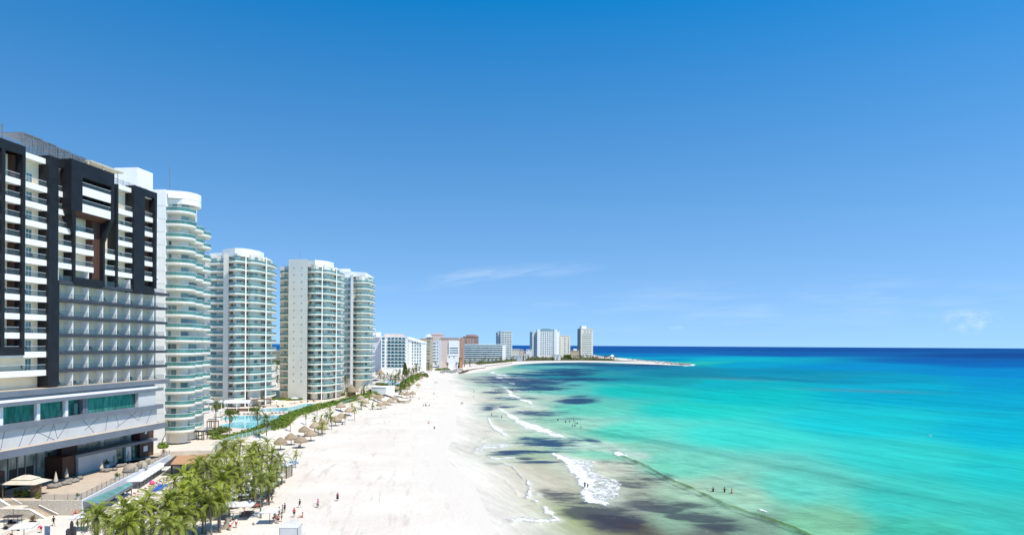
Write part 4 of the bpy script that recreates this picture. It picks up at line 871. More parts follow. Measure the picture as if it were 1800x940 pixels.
# low houses between
for lb, x0, x1, Y, yt, m in (('low flat cream building left of the broad white hotel', 900, 913, 1560, 614.2, 'cream'), ('small pink gabled house beside the flat cream building', 913.5, 920, 1580, 614.5, 'pinkwall'), ('low white villa against the left wing of the broad white hotel', 925, 935, 1600, 615, 'white'),
                             ('yellow villa with a white upper storey between the annex and the slim tower', 1004, 1018, 1650, 616.6, 'yellowwall'), ('small white beach house in front of the broad white hotel', 975, 985.5, 1420, 623.4, 'white'), ('long white tent roofed beach restaurant in front of the low cream building', 901, 918, 1330, 625.6, 'greyside'), ('white awning pavilion beside the beach restaurant', 921, 931, 1420, 622.4, 'white'),
                             ('white walled beach club below the pink hotel', 786, 803, 860, 624.5, 'white'), ('orange tiled beach kiosk right of the white walled club', 804, 812, 900, 628.5, 'teak')):
    t, W, h = block(lb, x0, x1, Y, yt, 1.2, 14, 0, m, 'house', 'beach_house')
    k = max(2, int(W/5)); wins_on(t, (MB().box(0,0,0,1.5,.05,1.6), 'glass'), [(W*(i+.3)/k, -.06, max(1.6, h-3.2), 0) for i in range(k)])
    if 'yellow' in lb: MB().box(W*.3, 2, h+1.5, W*.72, 10, h+5.5).build('upper_storey', M['white'], t)

# ================================================================== hotel terrace, stairs and pool decks
def place(q): return Vector(q).to_2d()
DZ = 4.3
tp = [P(-260,879.4,TZ), P(144,879.5,TZ), P(299,799,TZ), P(297,789,TZ)]
cb = HO+HD*U(268)+HN*(-9.5); cc = HO+HD*UL+HN*(-9.5)
struct(MB().prism([tuple(q[:2]) for q in tp]+[tuple(cb[:2]), tuple(cc[:2])], -.5, TZ).build('terrace', M['paving']))
def walk(a, b, n):
    return [Vector(a).lerp(Vector(b), i/n) for i in range(n+1)]
def slabwall(name, label, cat, a, b, z0, z1, t, m, parent=None, out=0.0):
    a, b = Vector(a).to_2d(), Vector(b).to_2d(); d = (b-a).normalized(); q = Vector((d.y, -d.x))
    pts = [a+q*out, b+q*out, b+q*(out-t), a+q*(out-t)]
    o = MB().prism([tuple(p) for p in pts], z0, z1).build(name, M[m], parent)
    return tag(o, label, cat) if parent is None else o
w1 = slabwall('stone_wall', 'rough tan stone retaining wall in front of the hotel terrace', 'wall', tp[0], tp[1], -.5, TZ+.06, .5, 'stone', out=.12)
w2 = slabwall('retaining_wall', 'long smooth pale grey retaining wall along the beach side of the terrace', 'wall', tp[1], tp[2], -.5, TZ+.08, .4, 'greyside', out=.15)
def glass_rail(label, pts, z, h=1.1, m='clear', step=2.2, post='metal', name='glass_railing'):
    t = thing(name, label, 'railing', (*Vector(pts[0]).to_2d(), z)); o = Vector(pts[0]).to_2d(); pm = None
    for a, b in zip(pts, pts[1:]):
        a, b = Vector(a).to_2d()-o, Vector(b).to_2d()-o; d = (b-a).normalized(); q = Vector((d.y, -d.x))*.015
        MB().prism([tuple(a+q), tuple(b+q), tuple(b-q), tuple(a-q)], .06, h).build('glass_panel', M[m], t)
        n = max(1, int((b-a).length/step))
        for i in range(n+1):
            p = a.lerp(b, i/n)
            if pm is None: pm = MB().box(-.035,-.035,0,.035,.035,h+.05).build('post', M[post], t); pm.location = (*p, 0)
            else: inst('post', pm.data, t, (*p, 0))
    return t
glass_rail('long frameless glass railing along the beach edge of the hotel terrace', [P(143.5,878.6,TZ), P(298,798.6,TZ)], TZ+.09, 1.15)
glass_rail('short glass railing along the terrace edge above the stone wall', [P(73,878.4,TZ), P(142,878.6,TZ)], TZ+.07, 1.0)
# the stairs in front of the stone wall
YS0, YS1 = 118.3, 120.75
st = thing('staircase', 'stone staircase with white copings descending along the stone wall to the sand', 'staircase', (-89.6, YS0, 0))
b = MB(); n1 = 9
for i in range(n1): x = i*3.4/n1; b.box(x, .36, -.3, x+3.4/n1+.02, YS1-YS0, TZ-(i+1)*1.5/n1)
b.box(3.42, .36, -.3, 6.1, YS1-YS0, TZ-1.51)
n2 = 10
for i in range(n2): x = 6.1+i*3.9/n2; b.box(x, .36, -.3, x+3.9/n2-.003, YS1-YS0, TZ-1.5-(i+1)*1.7/n2)
b.build('steps', M['paving'], st)
prof = [(-9, 4.75), (.9, 4.65), (3.5, 3.05), (6.1, 3.02), (9.2, 1.30), (10.0, 1.25)]
b = MB(); c = MB()
for (xa, za), (xb, zb2) in zip(prof, prof[1:]):
    b.hexa([(xa,0,-.4),(xb,0,-.4),(xb,.34,-.4),(xa,.34,-.4)], [(xa,0,za),(xb,0,zb2),(xb,.34,zb2),(xa,.34,za)])
    c.hexa([(xa,-.04,za+.01),(xb,-.04,zb2+.01),(xb,.38,zb2+.01),(xa,.38,za+.01)], [(xa,-.04,za+.12),(xb,-.04,zb2+.12),(xb,.38,zb2+.12),(xa,.38,za+.12)])
b.build('outer_wall', M['stone'], st); c.build('coping', M['white'], st)
for p in ([(1.4,2.3,TZ+.5),(3.2,2.3,2.95+.5)], [(6.2,2.3,3.3),(9.6,2.3,1.75)]): MB().tube(p, .07, 6).build('handrail', M['white'], st)
MB().box(-11, 2.45, TZ-.02, 1.0, 2.6, TZ).build('landing', M['paving'], st)
lr = thing('life_ring', 'orange life ring hanging on the stone wall', 'life ring', A(134,901,120.8)+Vector((0,-.10,0)))
b = MB(); R0, r0 = .36, .09; n, k = 20, 8
vs_ = [((R0+r0*math.cos(6.283*j/k))*math.cos(6.283*i/n), r0*math.sin(6.283*j/k), (R0+r0*math.cos(6.283*j/k))*math.sin(6.283*i/n)) for i in range(n) for j in range(k)]
b.add(vs_, [(i*k+j, i*k+(j+1)%k, ((i+1)%n)*k+(j+1)%k, ((i+1)%n)*k+j) for i in range(n) for j in range(k)]); b.build('ring', M['orange'], lr)
b = MB()
for i in range(4): a = i*1.571+.78; b.box(R0*math.cos(a)-.07, -.10, R0*math.sin(a)-.07, R0*math.cos(a)+.07, -.085, R0*math.sin(a)+.07)
b.build('white_band', M['white'], lr)
# green glass awning over the bar
aw = thing('glass_awning', 'green glass awning sloping from the terrace edge over the beach bar', 'awning', (0,0,0))
a_, b_, c_, d_ = P(146,882,TZ-.25), P(229,846.5,TZ-.25), P(234,852,3.35), P(177,885.5,3.30)
MB().hexa([tuple(q) for q in (a_, d_, c_, b_)], [tuple(q+Vector((0,0,.06))) for q in (a_, d_, c_, b_)]).build('glass_sheet', mat('pale_green_glass', (.16,.36,.34), .1, .2, .5, spec=.6, alpha=.85), aw)
MB().hexa([tuple(q+Vector((0,0,-.35))) for q in (d_, c_)]+[tuple(q+Vector((-.15,.1,-.35))) for q in (c_, d_)], [tuple(q+Vector((0,0,.1))) for q in (d_, c_)]+[tuple(q+Vector((-.15,.1,.1))) for q in (c_, d_)]).build('edge_beam', M['grayblue'], aw)
MB().hexa([tuple(q+Vector((0,0,-.35))) for q in (a_, d_)]+[tuple(q+Vector((0,.2,-.35))) for q in (d_, a_)], [tuple(q+Vector((0,0,.1))) for q in (a_, d_)]+[tuple(q+Vector((0,.2,.1))) for q in (d_, a_)]).build('edge_beam', M['grayblue'], aw)
for f in (.05, .5, .95):
    q = d_.lerp(c_, f); MB().box(q.x-.12, q.y-.05, 0, q.x+.02, q.y+.1, 3.1).build('post', M['metal'], aw)
br = thing('beach_bar', 'dark timber beach bar counter built into the wall under the green awning', 'bar', (0,0,0))
for f0, f1, m_ in ((.04,.28,'wood'),(.34,.40,'teak'),(.48,.60,'darkmetal'),(.68,.80,'darkmetal'),(.86,.95,'brown')):
    p, q = P(146,881,TZ).lerp(P(232,838,TZ), f0), P(146,881,TZ).lerp(P(232,838,TZ), f1); d = (q-p).to_2d().normalized(); nn = Vector((d.y, -d.x))
    pts = [p.to_2d()+nn*.02, q.to_2d()+nn*.02, q.to_2d()+nn*(.75 if m_ == 'wood' else .22), p.to_2d()+nn*(.75 if m_ == 'wood' else .22)]
    MB().prism([tuple(z) for z in pts], .6, 2.0 if m_ == 'wood' else 3.0).build('counter' if m_ == 'wood' else 'bar_door', M[m_], br)
# timber roofed pavilion
pv = thing('pavilion', 'open beach pavilion with an orange timber roof and dark edge', 'pavilion', (0,0,0))
q4 = [P(300,815.5,4.3), P(346,814.5,4.3), P(366,798.6,4.3), P(312,800.2,4.3)]
MB().hexa([tuple(q-Vector((0,0,.12))) for q in q4], [tuple(q+Vector((0,0,.05))) for q in q4]).build('timber_roof', M['teak'], pv)
e4_ = [P(288,816.2,4.1), P(346.5,815.4,4.1), P(368,798.4,4.1), P(308,800.6,4.1)]
MB().hexa([tuple(q-Vector((0,0,.35))) for q in e4_], [tuple(q) for q in e4_]).build('roof_edge', M['darkmetal'], pv)
for q in (P(302,815,4), P(322,814.6,4), P(343,814,4), P(360,801,4), P(318,802,4)): MB().box(q.x-.15, q.y-.15, .4, q.x+.15, q.y+.15, 3.75).build('column', M['darkmetal'], pv)
sw_ = slabwall('low_wall', 'low cream wall behind the timber pavilion, closing the end of the terrace', 'wall', P(316,796,3), P(374,789,3), 0, 3.2, .5, 'pale')

# --- pool decks
def poly2(pts, z): return [tuple(P(x, y, z)[:2]) for x, y in pts]
dk = poly2([(296,793),(330,792),(373,791),(392,779),(412,772),(440,766),(468,757),(488,749),(507,739),(540,728.5),(570,720),(600,713),(625,707),(645,699.5),(666,693),(690,686),(703,679),(715,668),(733,657),(741,652)], DZ)
struct(MB().prism(dk+[(-330,1000),(-330,150),(-110,150)], -.5, DZ).build('pool_deck', M['deck']))
def pool(name, label, pts):
    q = smooth_line(poly2(pts, DZ)+[poly2(pts, DZ)[0]], 2)[:-1]; cx = sum(p[0] for p in q)/len(q); cy = sum(p[1] for p in q)/len(q)
    a = sum(q[i][0]*q[(i+1)%len(q)][1]-q[(i+1)%len(q)][0]*q[i][1] for i in range(len(q)))
    if a < 0: q = q[::-1]
    q = [(x-cx, y-cy) for x, y in q]; t = thing(name, label, 'swimming pool', (cx, cy, DZ))
    ln = q+[q[0]]; MB().wall(ln, .004, .05, -.45).build('coping', M['poollip'], t)
    MB().prism(q, .005, .03).build('pool_water', M['pool'], t); return t
pool('swimming_pool', 'large curved turquoise pool with two lobes in front of the second tower', [(384,748.5),(394,745),(408,743),(412,740),(400,738.5),(389,736.5),(391,734),(402,731.5),(425,730.3),(446,730),(470,731),(488,729.4),(512,729),(509,733),(500,737),(490,740),(482,745),(476,750),(455,753),(430,753),(409,751),(395,750.5)])
pool('swimming_pool', 'long turquoise pool in front of the porthole tower, farther than the lobed pool', [(444,721),(462,718.7),(480,717),(510,716),(522,712.5),(535,709.3),(574,708.6),(603,707.5),(596,711),(583,714),(570,716.5),(553,720),(537,722.6),(520,722.5),(500,722.4),(481,723.2),(465,722.8)])
pool('swimming_pool', 'small pale blue pool beside the white cabin at the last tower', [(660,673),(668,671.5),(681,671),(689,673.5),(702,676.6),(701.5,680),(690,680.4),(684,678.5),(676,676)])
glass_rail('green glass fence along the front of the pool deck above the hedge', [P(x, y, DZ) for x, y in ((374,790),(392,778),(412,771.5),(440,765.5),(478,753.5))], DZ, 1.2, 'fence', 1.6, 'white', 'glass_fence')
glass_rail('pale glass fence in front of the porthole tower lawn', [P(x, y, DZ) for x, y in ((598,711),(626,703),(646,697),(668,690))], DZ, 1.2, 'fence', 2.5, 'white', 'glass_fence')

# ================================================================== plants
def frond(b, az, el, L, droop, rng, k=18, lw=.13, ll=.80, mi=0):
    d0 = Vector((math.cos(az), math.sin(az), 0)); p = Vector((0,0,0)); e = el; pts = []
    n = 10
    for i in range(n+1):
        pts.append(p.copy()); p = p + (d0*math.cos(e)+Vector((0,0,math.sin(e))))*(L/n); e -= droop/n*(1+i*.12)
    side = Vector((-d0.y, d0.x, 0)); tw = rng.uniform(-.5, .5)
    for i in range(n):
        a, c = pts[i], pts[i+1]; wd = .05*(1-i/n)+.012; b.add([a-side*wd, a+side*wd, c+side*wd*.85, c-side*wd*.85], [(0,1,2,3)], mi)
    for i in range(k):
        f = .12+.86*i/(k-1); j = min(int(f*n), n-1); base = pts[j].lerp(pts[j+1], f*n-j); fw = (pts[j+1]-pts[j]).normalized(); up = side.cross(fw)*-1
        if up.z < 0: up = -up
        ln = ll*math.sin(math.pi*min(1, .18+.80*f))**.7*rng.uniform(.85, 1.1)
        for s in (-1, 1):
            dv = (side*s*.72+fw*.80+up*(.18+tw*s*.3)-Vector((0,0,.30))).normalized(); tip = base+dv*ln; mid = base+dv*ln*.45+Vector((0,0,.03)); wv = fw*lw*.5
            b.add([base-wv*.5, mid-wv, tip, mid+wv], [(0,1,2,3)], mi)
def crown_me(seed, nf=22, L=3.6, m=('frond','deadfrond'), k=18, dead=3, lw=.13, name='crown'):
    rng = random.Random(seed); b = MB()
    for i in range(nf):
        t = i/(nf-1); el = math.radians(82-112*t+rng.uniform(-8,8)); az = i*2.39996+rng.uniform(-.25,.25)
        frond(b, az, el, L*rng.uniform(.85,1.08)*(.75+.25*min(1,t*3)), math.radians(62+45*t+rng.uniform(-12,12)), rng, k, lw, L*.17)
    for i in range(dead):
        frond(b, rng.uniform(0,6.28), math.radians(-48+rng.uniform(-15,10)), L*.75, math.radians(50), rng, max(6,k//2), lw*1.2, L*.2, 1)
    for i in range(5): a = i*1.25; b.ball((.24*math.cos(a), .24*math.sin(a), -.28), .15, 6, 4, 1)
    me = bpy.data.meshes.new(name); me.from_pydata(b.v, [], b.f)
    for q in m: me.materials.append(M[q])
    me.polygons.foreach_set('material_index', b.m); me.update(); return me
def trunk_me(seed, h, r=.15):
    rng = random.Random(seed); lx, ly = rng.uniform(-.10,.10)*h, rng.uniform(-.06,.06)*h; b = MB()
    pts = [(lx*(i/8)**1.6, ly*(i/8)**1.6, h*i/8) for i in range(9)]
    b.tube(pts, [r*1.45]+[r*(1.08-.30*i/8) for i in range(1,9)], 7)
    me = bpy.data.meshes.new('trunk'); me.from_pydata(b.v, [], b.f); me.materials.append(M['trunk']); me.update(); return me, (lx, ly, h)
CROWNS = {'grove': [crown_me(100+i, 19, 4.2, k=22, lw=.15) for i in range(6)], 'green': [crown_me(200+i, 20, 2.9, ('frondg','deadfrond'), 16) for i in range(4)],
          'small': [crown_me(300+i, 13, 1.9, ('frond','deadfrond'), 12, 1, .11) for i in range(3)], 'far': [crown_me(400+i, 15, 2.9, ('frondfar','deadfrond'), 8, 3, .26) for i in range(4)]}
TR = {}
PRNG = random.Random(9)
def palm(p, h, kind, label, group=None, sc=1.0, seed=None, r=.15):
    s = PRNG.randrange(6) if seed is None else seed; key = (s, round(h, 1), r)
    if key not in TR: TR[key] = trunk_me(s, h, r)
    me, top = TR[key]; t = thing('palm_tree', label, 'palm tree', p, PRNG.uniform(0, 6.28), group)
    inst('trunk', me, t); c = inst('crown', PRNG.choice(CROWNS[kind]), t, top, PRNG.uniform(0, 6.28)); c.scale = (sc,)*3; return t
def palm_px(fx, fy, cy, kind, label, group=None, sc=1.0, ground=None, r=.15):
    p = G(fx, fy) if ground is None else P(fx, fy, ground); h = max(1.2, (fy-cy)*p.y/F); return palm(p, h, kind, label, group, sc*(1.3 if kind != 'grove' else 1.0), r=r)
def leafmass(name, label, cat, path, wd_, ht, dens, leaf, m, base, group=None, rough=.35):
    o = Vector((*path[len(path)//2], base)); rng = random.Random(label+name); b = MB(); L = 0
    for a, c in zip(path, path[1:]):
        seg = math.hypot(c[0]-a[0], c[1]-a[1]); d = Vector((c[0]-a[0], c[1]-a[1]))/seg; q = Vector((d.y, -d.x))
        nb = max(1, int(seg/(wd_*.45)))
        for i in range(nb):
            ct = Vector(a)+d*(seg*(i+.5)/nb)-o.to_2d(); sc = rng.uniform(.8, 1.15)
            b.ball((ct.x+rng.uniform(-.1,.1)*wd_, ct.y+rng.uniform(-.1,.1)*wd_, ht*.36), 1, 7, 5, 0, (wd_*.43*sc, wd_*.43*sc, ht*.42*sc), .15)
        for i in range(int(seg*dens)):
            f = rng.random(); w_ = rng.uniform(-1,1); x = abs(w_)**.8*(1 if w_ > 0 else -1)
            top = ht*(1-.5*x*x)*(1+rough*(mnoise.noise((a[0]+d.x*seg*f*1.0, a[1]+d.y*seg*f, x*2+1.3))))
            z = top*(1-rng.random()**2.2*.75); ct = Vector(a)+d*seg*f+q*(x*wd_*.5)-o.to_2d(); c3 = Vector((ct.x, ct.y, z))
            n = Vector((rng.gauss(0,1), rng.gauss(0,1), rng.gauss(.5,1))).normalized(); u = n.orthogonal().normalized()*leaf*rng.uniform(.6,1.3); v = n.cross(u)*.6
            b.add([c3-u, c3-v, c3+u, c3+v], [(0,1,2,3)])
    ob = b.build(name, M[m], None, tuple(o)); return tag(ob, label, cat, group)
def line_px(pts, z): return [tuple(P(x, y, z)[:2]) for x, y in pts]
leafmass('hedge', 'bright green hedge along the near pool, running down from the stair fence', 'hedge', line_px([(392,784),(420,777),(445,771),(462,763)], 2.4), 6.0, 3.2, 160, .26, 'hedge', 2.3)
leafmass('hedge', 'dense green hedge bending round the lobed pool above the thatched umbrellas', 'hedge', line_px([(464,763),(486,756),(499,746.5),(516,737)], 2.6), 6.5, 3.3, 150, .28, 'hedge', 2.5)
leafmass('hedge', 'long green hedge between the farther pool and the beach umbrellas', 'hedge', line_px([(519,736),(540,729),(566,721),(598,714),(622,708)], 2.7), 7.0, 3.2, 100, .34, 'hedge', 2.6)
leafmass('hedge', 'low hedge below the porthole tower lawn fence', 'hedge', line_px([(624,706.5),(644,700.5),(664,695.5)], 2.8), 7.5, 3.2, 80, .38, 'hedge', 2.6)
leafmass('hedge', 'hedge in front of the white cabin by the small pool', 'hedge', line_px([(672,692),(690,687),(702,681.5)], 3.4), 6.5, 2.4, 70, .40, 'hedge', 2.6)
leafmass('hedge', 'ragged bushes on the dune beyond the small pool', 'bush', line_px([(720,669),(729,664),(737,659)], 3.2), 9, 3.0, 60, .5, 'yellowleaf', 2.0)
leafmass('hedge', 'dark bush on the sand at the far end of the dune', 'bush', line_px([(742,658),(748,662)], 1.5), 6, 3.5, 60, .5, 'shrub', .8)
for i, (x0, y0, x1, y1, wd_, ht, m_, lb) in enumerate([(372,764,396,757,4.5,1.6,'shrub','low dark shrub bed beside the foot of the nearest tower'),(372,772,392,769,3.0,1.3,'hedge','bright shrub bed inside the stair fence of the pool deck'),(396,728,420,727,3.2,1.5,'shrub','shrubs between the white parasols and the lobed pool'),
    (440,721.5,452,722,3.2,1.2,'shrub','small shrubs at the right end of the white canopy'),(380,718,392,716,3,1.4,'shrub','shrubs behind the small white parasols'),(476,702.5,505,702.5,3.6,1.0,'hedge','lawn hedge in front of the gap between second and third tower'),(505,703.5,536,702,3.4,1.0,'hedge','clipped hedge at the foot of the porthole wall'),
    (560,699.5,584,698.5,4.0,1.8,'shrub','dark shrubs at the foot of the porthole tower balconies'),(470,754,485,750,3.0,1.6,'shrub','leafy shrubs under the bushy palm by the pool'),(664,676,678,677.5,5,1.4,'shrub','shrubs in front of the small pale pool'),(586,696.5,603,695,5,2.0,'shrub','shrubs before the gap of third and fourth tower'),
    (282,788,292,786,2.2,1.4,'hedge','green shrubs at the bare leaning trunk behind the hotel'),(652,690,664,687,5,1.6,'shrub','shrubs between the last tower and the white cabin')]):
    leafmass('shrub_bed', lb, 'shrubs', line_px([(x0,y0),((x0+x1)/2,(y0+y1)/2),(x1,y1)], DZ), wd_, ht, 90 if y0 > 740 else 60, .25 if y0 > 740 else .36, m_, DZ-.05)
# the palm grove by the beach club
gl_ = [(395,785),(420,780),(446,785),(470,778),(384,806),(408,806),(433,810),(460,803),(478,797),(496,806),(360,822),(343,838),(321,836),(378,836),(400,832),(425,838),(449,835),(473,826),(303,846),(318,862),(341,863),(363,856),(388,862),(412,862),(440,862),(461,850),(266,874),(290,880),(246,891),(270,902),(299,895),(324,903),(345,890),(372,884),(400,872),(424,880),(216,893),(193,915),(228,918),(172,908),(255,930),(285,922),(206,934),(312,928),(486,815),(350,815),(372,808),(412,790),(436,796),(335,848),(356,876),(308,876),(240,908),(455,790),(392,848),(428,852),(446,818),(415,822)]
rg_ = random.Random(77)
for x, y in list(gl_):
    if rg_.random() < .5: gl_.append((x+rg_.uniform(-14,14), y+rg_.uniform(-9,9)))
gl_ = [q for q in gl_ if not (q[0] > 398 and q[1] > 846)]
gl_.sort(key=lambda q: (q[1]//18, q[0])); rows = {}
for x, y in gl_: rows.setdefault(y//18, []).append((x, y))
for ri, r_ in enumerate(sorted(rows)):
    for i, (x, y) in enumerate(sorted(rows[r_])):
        h = PRNG.uniform(4.6, 6.6) if y < 900 else PRNG.uniform(4.2, 5.6); p = P(x, y, 1.4+h); p.z = gz(p.x, p.y)
        palm(p, round(h, 1), 'grove', f'grove palm, {nth(i)} from the left in the {nth(ri)} row from the back', 'palms of the beach club grove', PRNG.uniform(.78, 1.0))
for i, (fx, fy, cy, sc) in enumerate([(384,930,878,.95),(341,939,885,1.0),(402,903,868,.8),(424,890,858,.8),(446,888,858,.85),(470,876,846,.75),(480,868,838,.75),(362,938,893,.8)]):
    palm_px(fx, fy, cy, 'grove', f'palm on the sandy edge of the grove, {nth(i)} from the near umbrellas', 'palms of the beach club grove', sc)
palm_px(519, 822, 798, 'small', 'single small palm with a thin trunk on open sand right of the grove', None, .9, r=.09)
palm_px(414, 892, 873, 'small', 'small bright palm in front of the stacked blue loungers', None, 1.0, r=.09)
palm_px(153, 934, 912, 'small', 'young palm with a bare trunk below the green awning', None, 1.0, r=.09)
t_ = thing('palm_tree', 'bare curved trunk with a small dark crown leaning between hotel and nearest tower', 'palm tree', P(282,786,DZ)); MB().tube([(0,0,0),(.5,.2,2.0),(1.2,.3,3.6),(1.35,.3,6.2)], [.16,.12,.1,.08], 6).build('trunk', M['trunk'], t_); inst('crown', CROWNS['small'][1], t_, (1.35,.3,6.2))
# slender palms among the thatched umbrellas: foot, crown height
bp_ = [(510.6,761,742,.85),(537.8,749.6,731.5,.8),(557.4,734.7,715.5,.8),(579.3,726,710,1.1),(573.4,747.4,728,.9),(583,755,731,1.5),(567,765.5,749,1.2),(553,758,738,1.1),(565,747,735,1.2),(606.4,746.4,730.5,.7),(623.4,738,718.7,1.1),(613.8,711,701,1.1),(635.5,722.5,711,1.4),(618,716,706,.9),(654.5,720,711.5,1.2),(648,705,694,1.2),(560,766,752,.5)]
for i, (fx, fy, cy, sc) in enumerate(sorted(bp_, key=lambda q: -q[1])):
    palm_px(fx, fy, cy, 'small', f'slender young palm among the thatched umbrellas, {nth(i)} from the near end', 'young palms among the thatched umbrellas', sc*1.1, r=.10)
for fx, fy, cy, sc, lb in [(379,757,710,1.0,'tall dark palm between the white parasols and the nearest tower'),(404,767,728,1.0,'curved palm standing at the left end of the lobed pool'),(453.5,757,724,1.05,'leaning palm at the middle of the lobed pool'),(468.4,765,737,1.15,'bushy palm with drooping dry fronds at the right of the lobed pool'),
    (482,702,691,.9,'palm in the gap before the third tower'),(401,706,688,1.0,'palm at the foot of the second tower behind the canopy'),(545,700,674,.95,'palm against the left balconies of the porthole tower'),(579,698,671,.9,'left of the two palms against the right balconies of the porthole tower'),(584,697,672,.9,'right of the two palms against the right balconies of the porthole tower'),
    (607,689,668,1.0,'palm between the third and fourth tower'),(610,700,686,1.1,'bushy palm in front of the thatched hut by the third tower'),(639,696,683,1.2,'wide palm in front of the last tower'),(668,669,659,1.3,'dark palm right of the last tower'),(695,677,664.5,1.9,'large dark palm beside the small pale pool'),
    (681,664,657,1.0,'small round palm behind the small pale pool'),(708,677,667,1.4,'dark palm right of the small pale pool'),(732,655,645,1.9,'large yellow green palm at the corner of the white beach hotel'),(703,659,652,1.2,'palm in front of the garden wall, beside the tall conifer'),(487,668,648,1.3,'tall palm seen in the gap between second and third tower'),(489,680,664,1.2,'lower palm in the gap between second and third tower')]:
    palm_px(fx, fy, cy, 'green' if fx < 600 else 'far', lb, None, sc, DZ)
for i, (fx, fy, cy, sc) in enumerate([(676,670,662,1.2),(686,674,664,1.2),(700,671,660,1.3),(715,667,655,1.5),(722,669,659,1.2),(727,661,650,1.4),(737,655,646,1.3),(718,660,650,1.3),(690,686,677,1.1),(704,690,680,1.2),(713,680,670,1.3),(696,661,652,1.1)]):
    palm_px(fx, fy, cy, 'green' if i % 2 else 'far', f'palm in the garden strip round the small pale pool, {nth(i)} planted from the cabin side', 'palms round the small pale pool', sc, DZ)
leafmass('hedge', 'green bushes along the sand between the small pale pool and the far dune', 'bush', line_px([(703,684),(712,678),(720,671.5),(729,664.5)], 3.2), 8, 3.4, 70, .42, 'hedge', 2.8)
# conifer
t_ = thing('conifer', 'tall dark conifer like tree in front of the white beach hotel', 'tree', P(712,660,DZ)); MB().tube([(0,0,0),(0,0,9)], [.35,.1], 6).build('trunk', M['trunk'], t_)
b = MB(); rng = random.Random(4)
for i in range(1500):
    z = rng.uniform(1.0, 11.5); r_ = (2.5*(1-(z-1)/11.5)+.35)*math.sqrt(rng.random()); a = rng.uniform(0,6.28); c3 = Vector((r_*math.cos(a), r_*math.sin(a), z)); n = Vector((rng.gauss(0,1),rng.gauss(0,1),rng.gauss(0,1))).normalized(); u = n.orthogonal()*.45; v = n.cross(u)*.7
    b.add([c3-u,c3-v,c3+u,c3+v],[(0,1,2,3)])
b.build('crown', M['shrub'], t_)
for i, (x, y) in enumerate([(688,649),(691,648.6),(697,647.5),(701,647.2),(705,646.8),(708,646.5)]):
    palm(A(x, y, 655)-Vector((0,0,4.0)), 4.0, 'far', f'palm in the row in front of the white beach hotel, {nth(i)} from the left', 'palms in front of the white beach hotel', .9)
# trees along the far end of the bay
far = []
rng = random.Random(21)
for x, y, Y, n, w_, lb in [(752,642,770,3,6,'by the ochre block'),(765,646,800,3,8,'on the dune below the green balcony hotel'),(795,633,840,7,12,'against the white walled beach club'),(818,632,950,7,9,'left of the long low hotel'),(838,631,1050,8,14,'in front of the long low hotel'),(866,630,1120,8,14,'before the right half of the long low hotel'),
    (890,627,1180,9,12,'at the foot of the grey green tower'),(908,625.5,1350,9,14,'in front of the low cream building'),(930,625,1350,10,12,'left of the broad white hotel'),(950,626,1380,10,12,'at the foot of the broad white hotel'),(972,626,1380,7,10,'before the right half of the broad white hotel'),(990,623.5,1480,10,12,'in front of the cream annex'),
    (1010,625,1480,10,12,'in front of the yellow villa'),(1032,625.5,1500,12,12,'at the foot of the slim cream tower'),(1055,625.5,1480,12,14,'right of the slim cream tower'),(1080,626,1450,8,12,'around the white tent on the point')]:
    for i, dx in enumerate(sorted(rng.uniform(-w_, w_) for _ in range(n))):
        Yi = Y*rng.uniform(.97, 1.06); h = rng.uniform(5, 8.5); q = A(x+dx, y, Yi); q.z = max(gz(q.x, q.y), .3)
        palm(q, round(h), 'far', f'distant palm {lb}, {nth(i)} from left', 'distant palms along the bay', rng.uniform(1.0, 1.7), seed=i % 3, r=.22)
leafmass('tree_belt', 'dark green trees massed between the cream annex and the yellow villa', 'trees', [A(991,622,1530)[:2], A(1003,622,1530)[:2]], 12, 9.5, 60, 1.1, 'shrub', 1.5)
leafmass('tree_belt', 'low dark shrubs along the foot of the far hotels', 'shrubs', [A(840,629,1080)[:2], A(880,627,1200)[:2], A(905,626,1330)[:2]], 9, 3.2, 14, .9, 'shrub', 1.2)
leafmass('tree_belt', 'low dark shrubs along the back of the point beach', 'shrubs', [A(925,626,1400)[:2], A(960,626,1420)[:2], A(1000,625,1470)[:2], A(1045,626,1470)[:2], A(1078,627,1440)[:2]], 10, 3.4, 14, .9, 'shrub', 1.2)
leafmass('tree_belt', 'distant trees on the lagoon side seen between second and third tower', 'trees', [A(478,618,900)[:2], A(500,618,900)[:2]], 20, 8, 40, 1.2, 'shrub', 1.0)
tag(MB().box(-11,-10,0,11,6,3.0).prism([(-12,-11),(12,-11),(12,7),(-12,7)], 3.0, 3.8).build('lagoon_house', M['white'], None, tuple(A(482,619,700).xy)+(1.2,)), 'small white house on the lagoon side in the gap before the third tower', 'house')
leafmass('shrub_bed', 'green dune shrubs beside the boulders', 'shrubs', line_px([(769,650.5),(776,650),(785,649.2)], 1.5), 9, 2.6, 40, .6, 'hedge', .9)

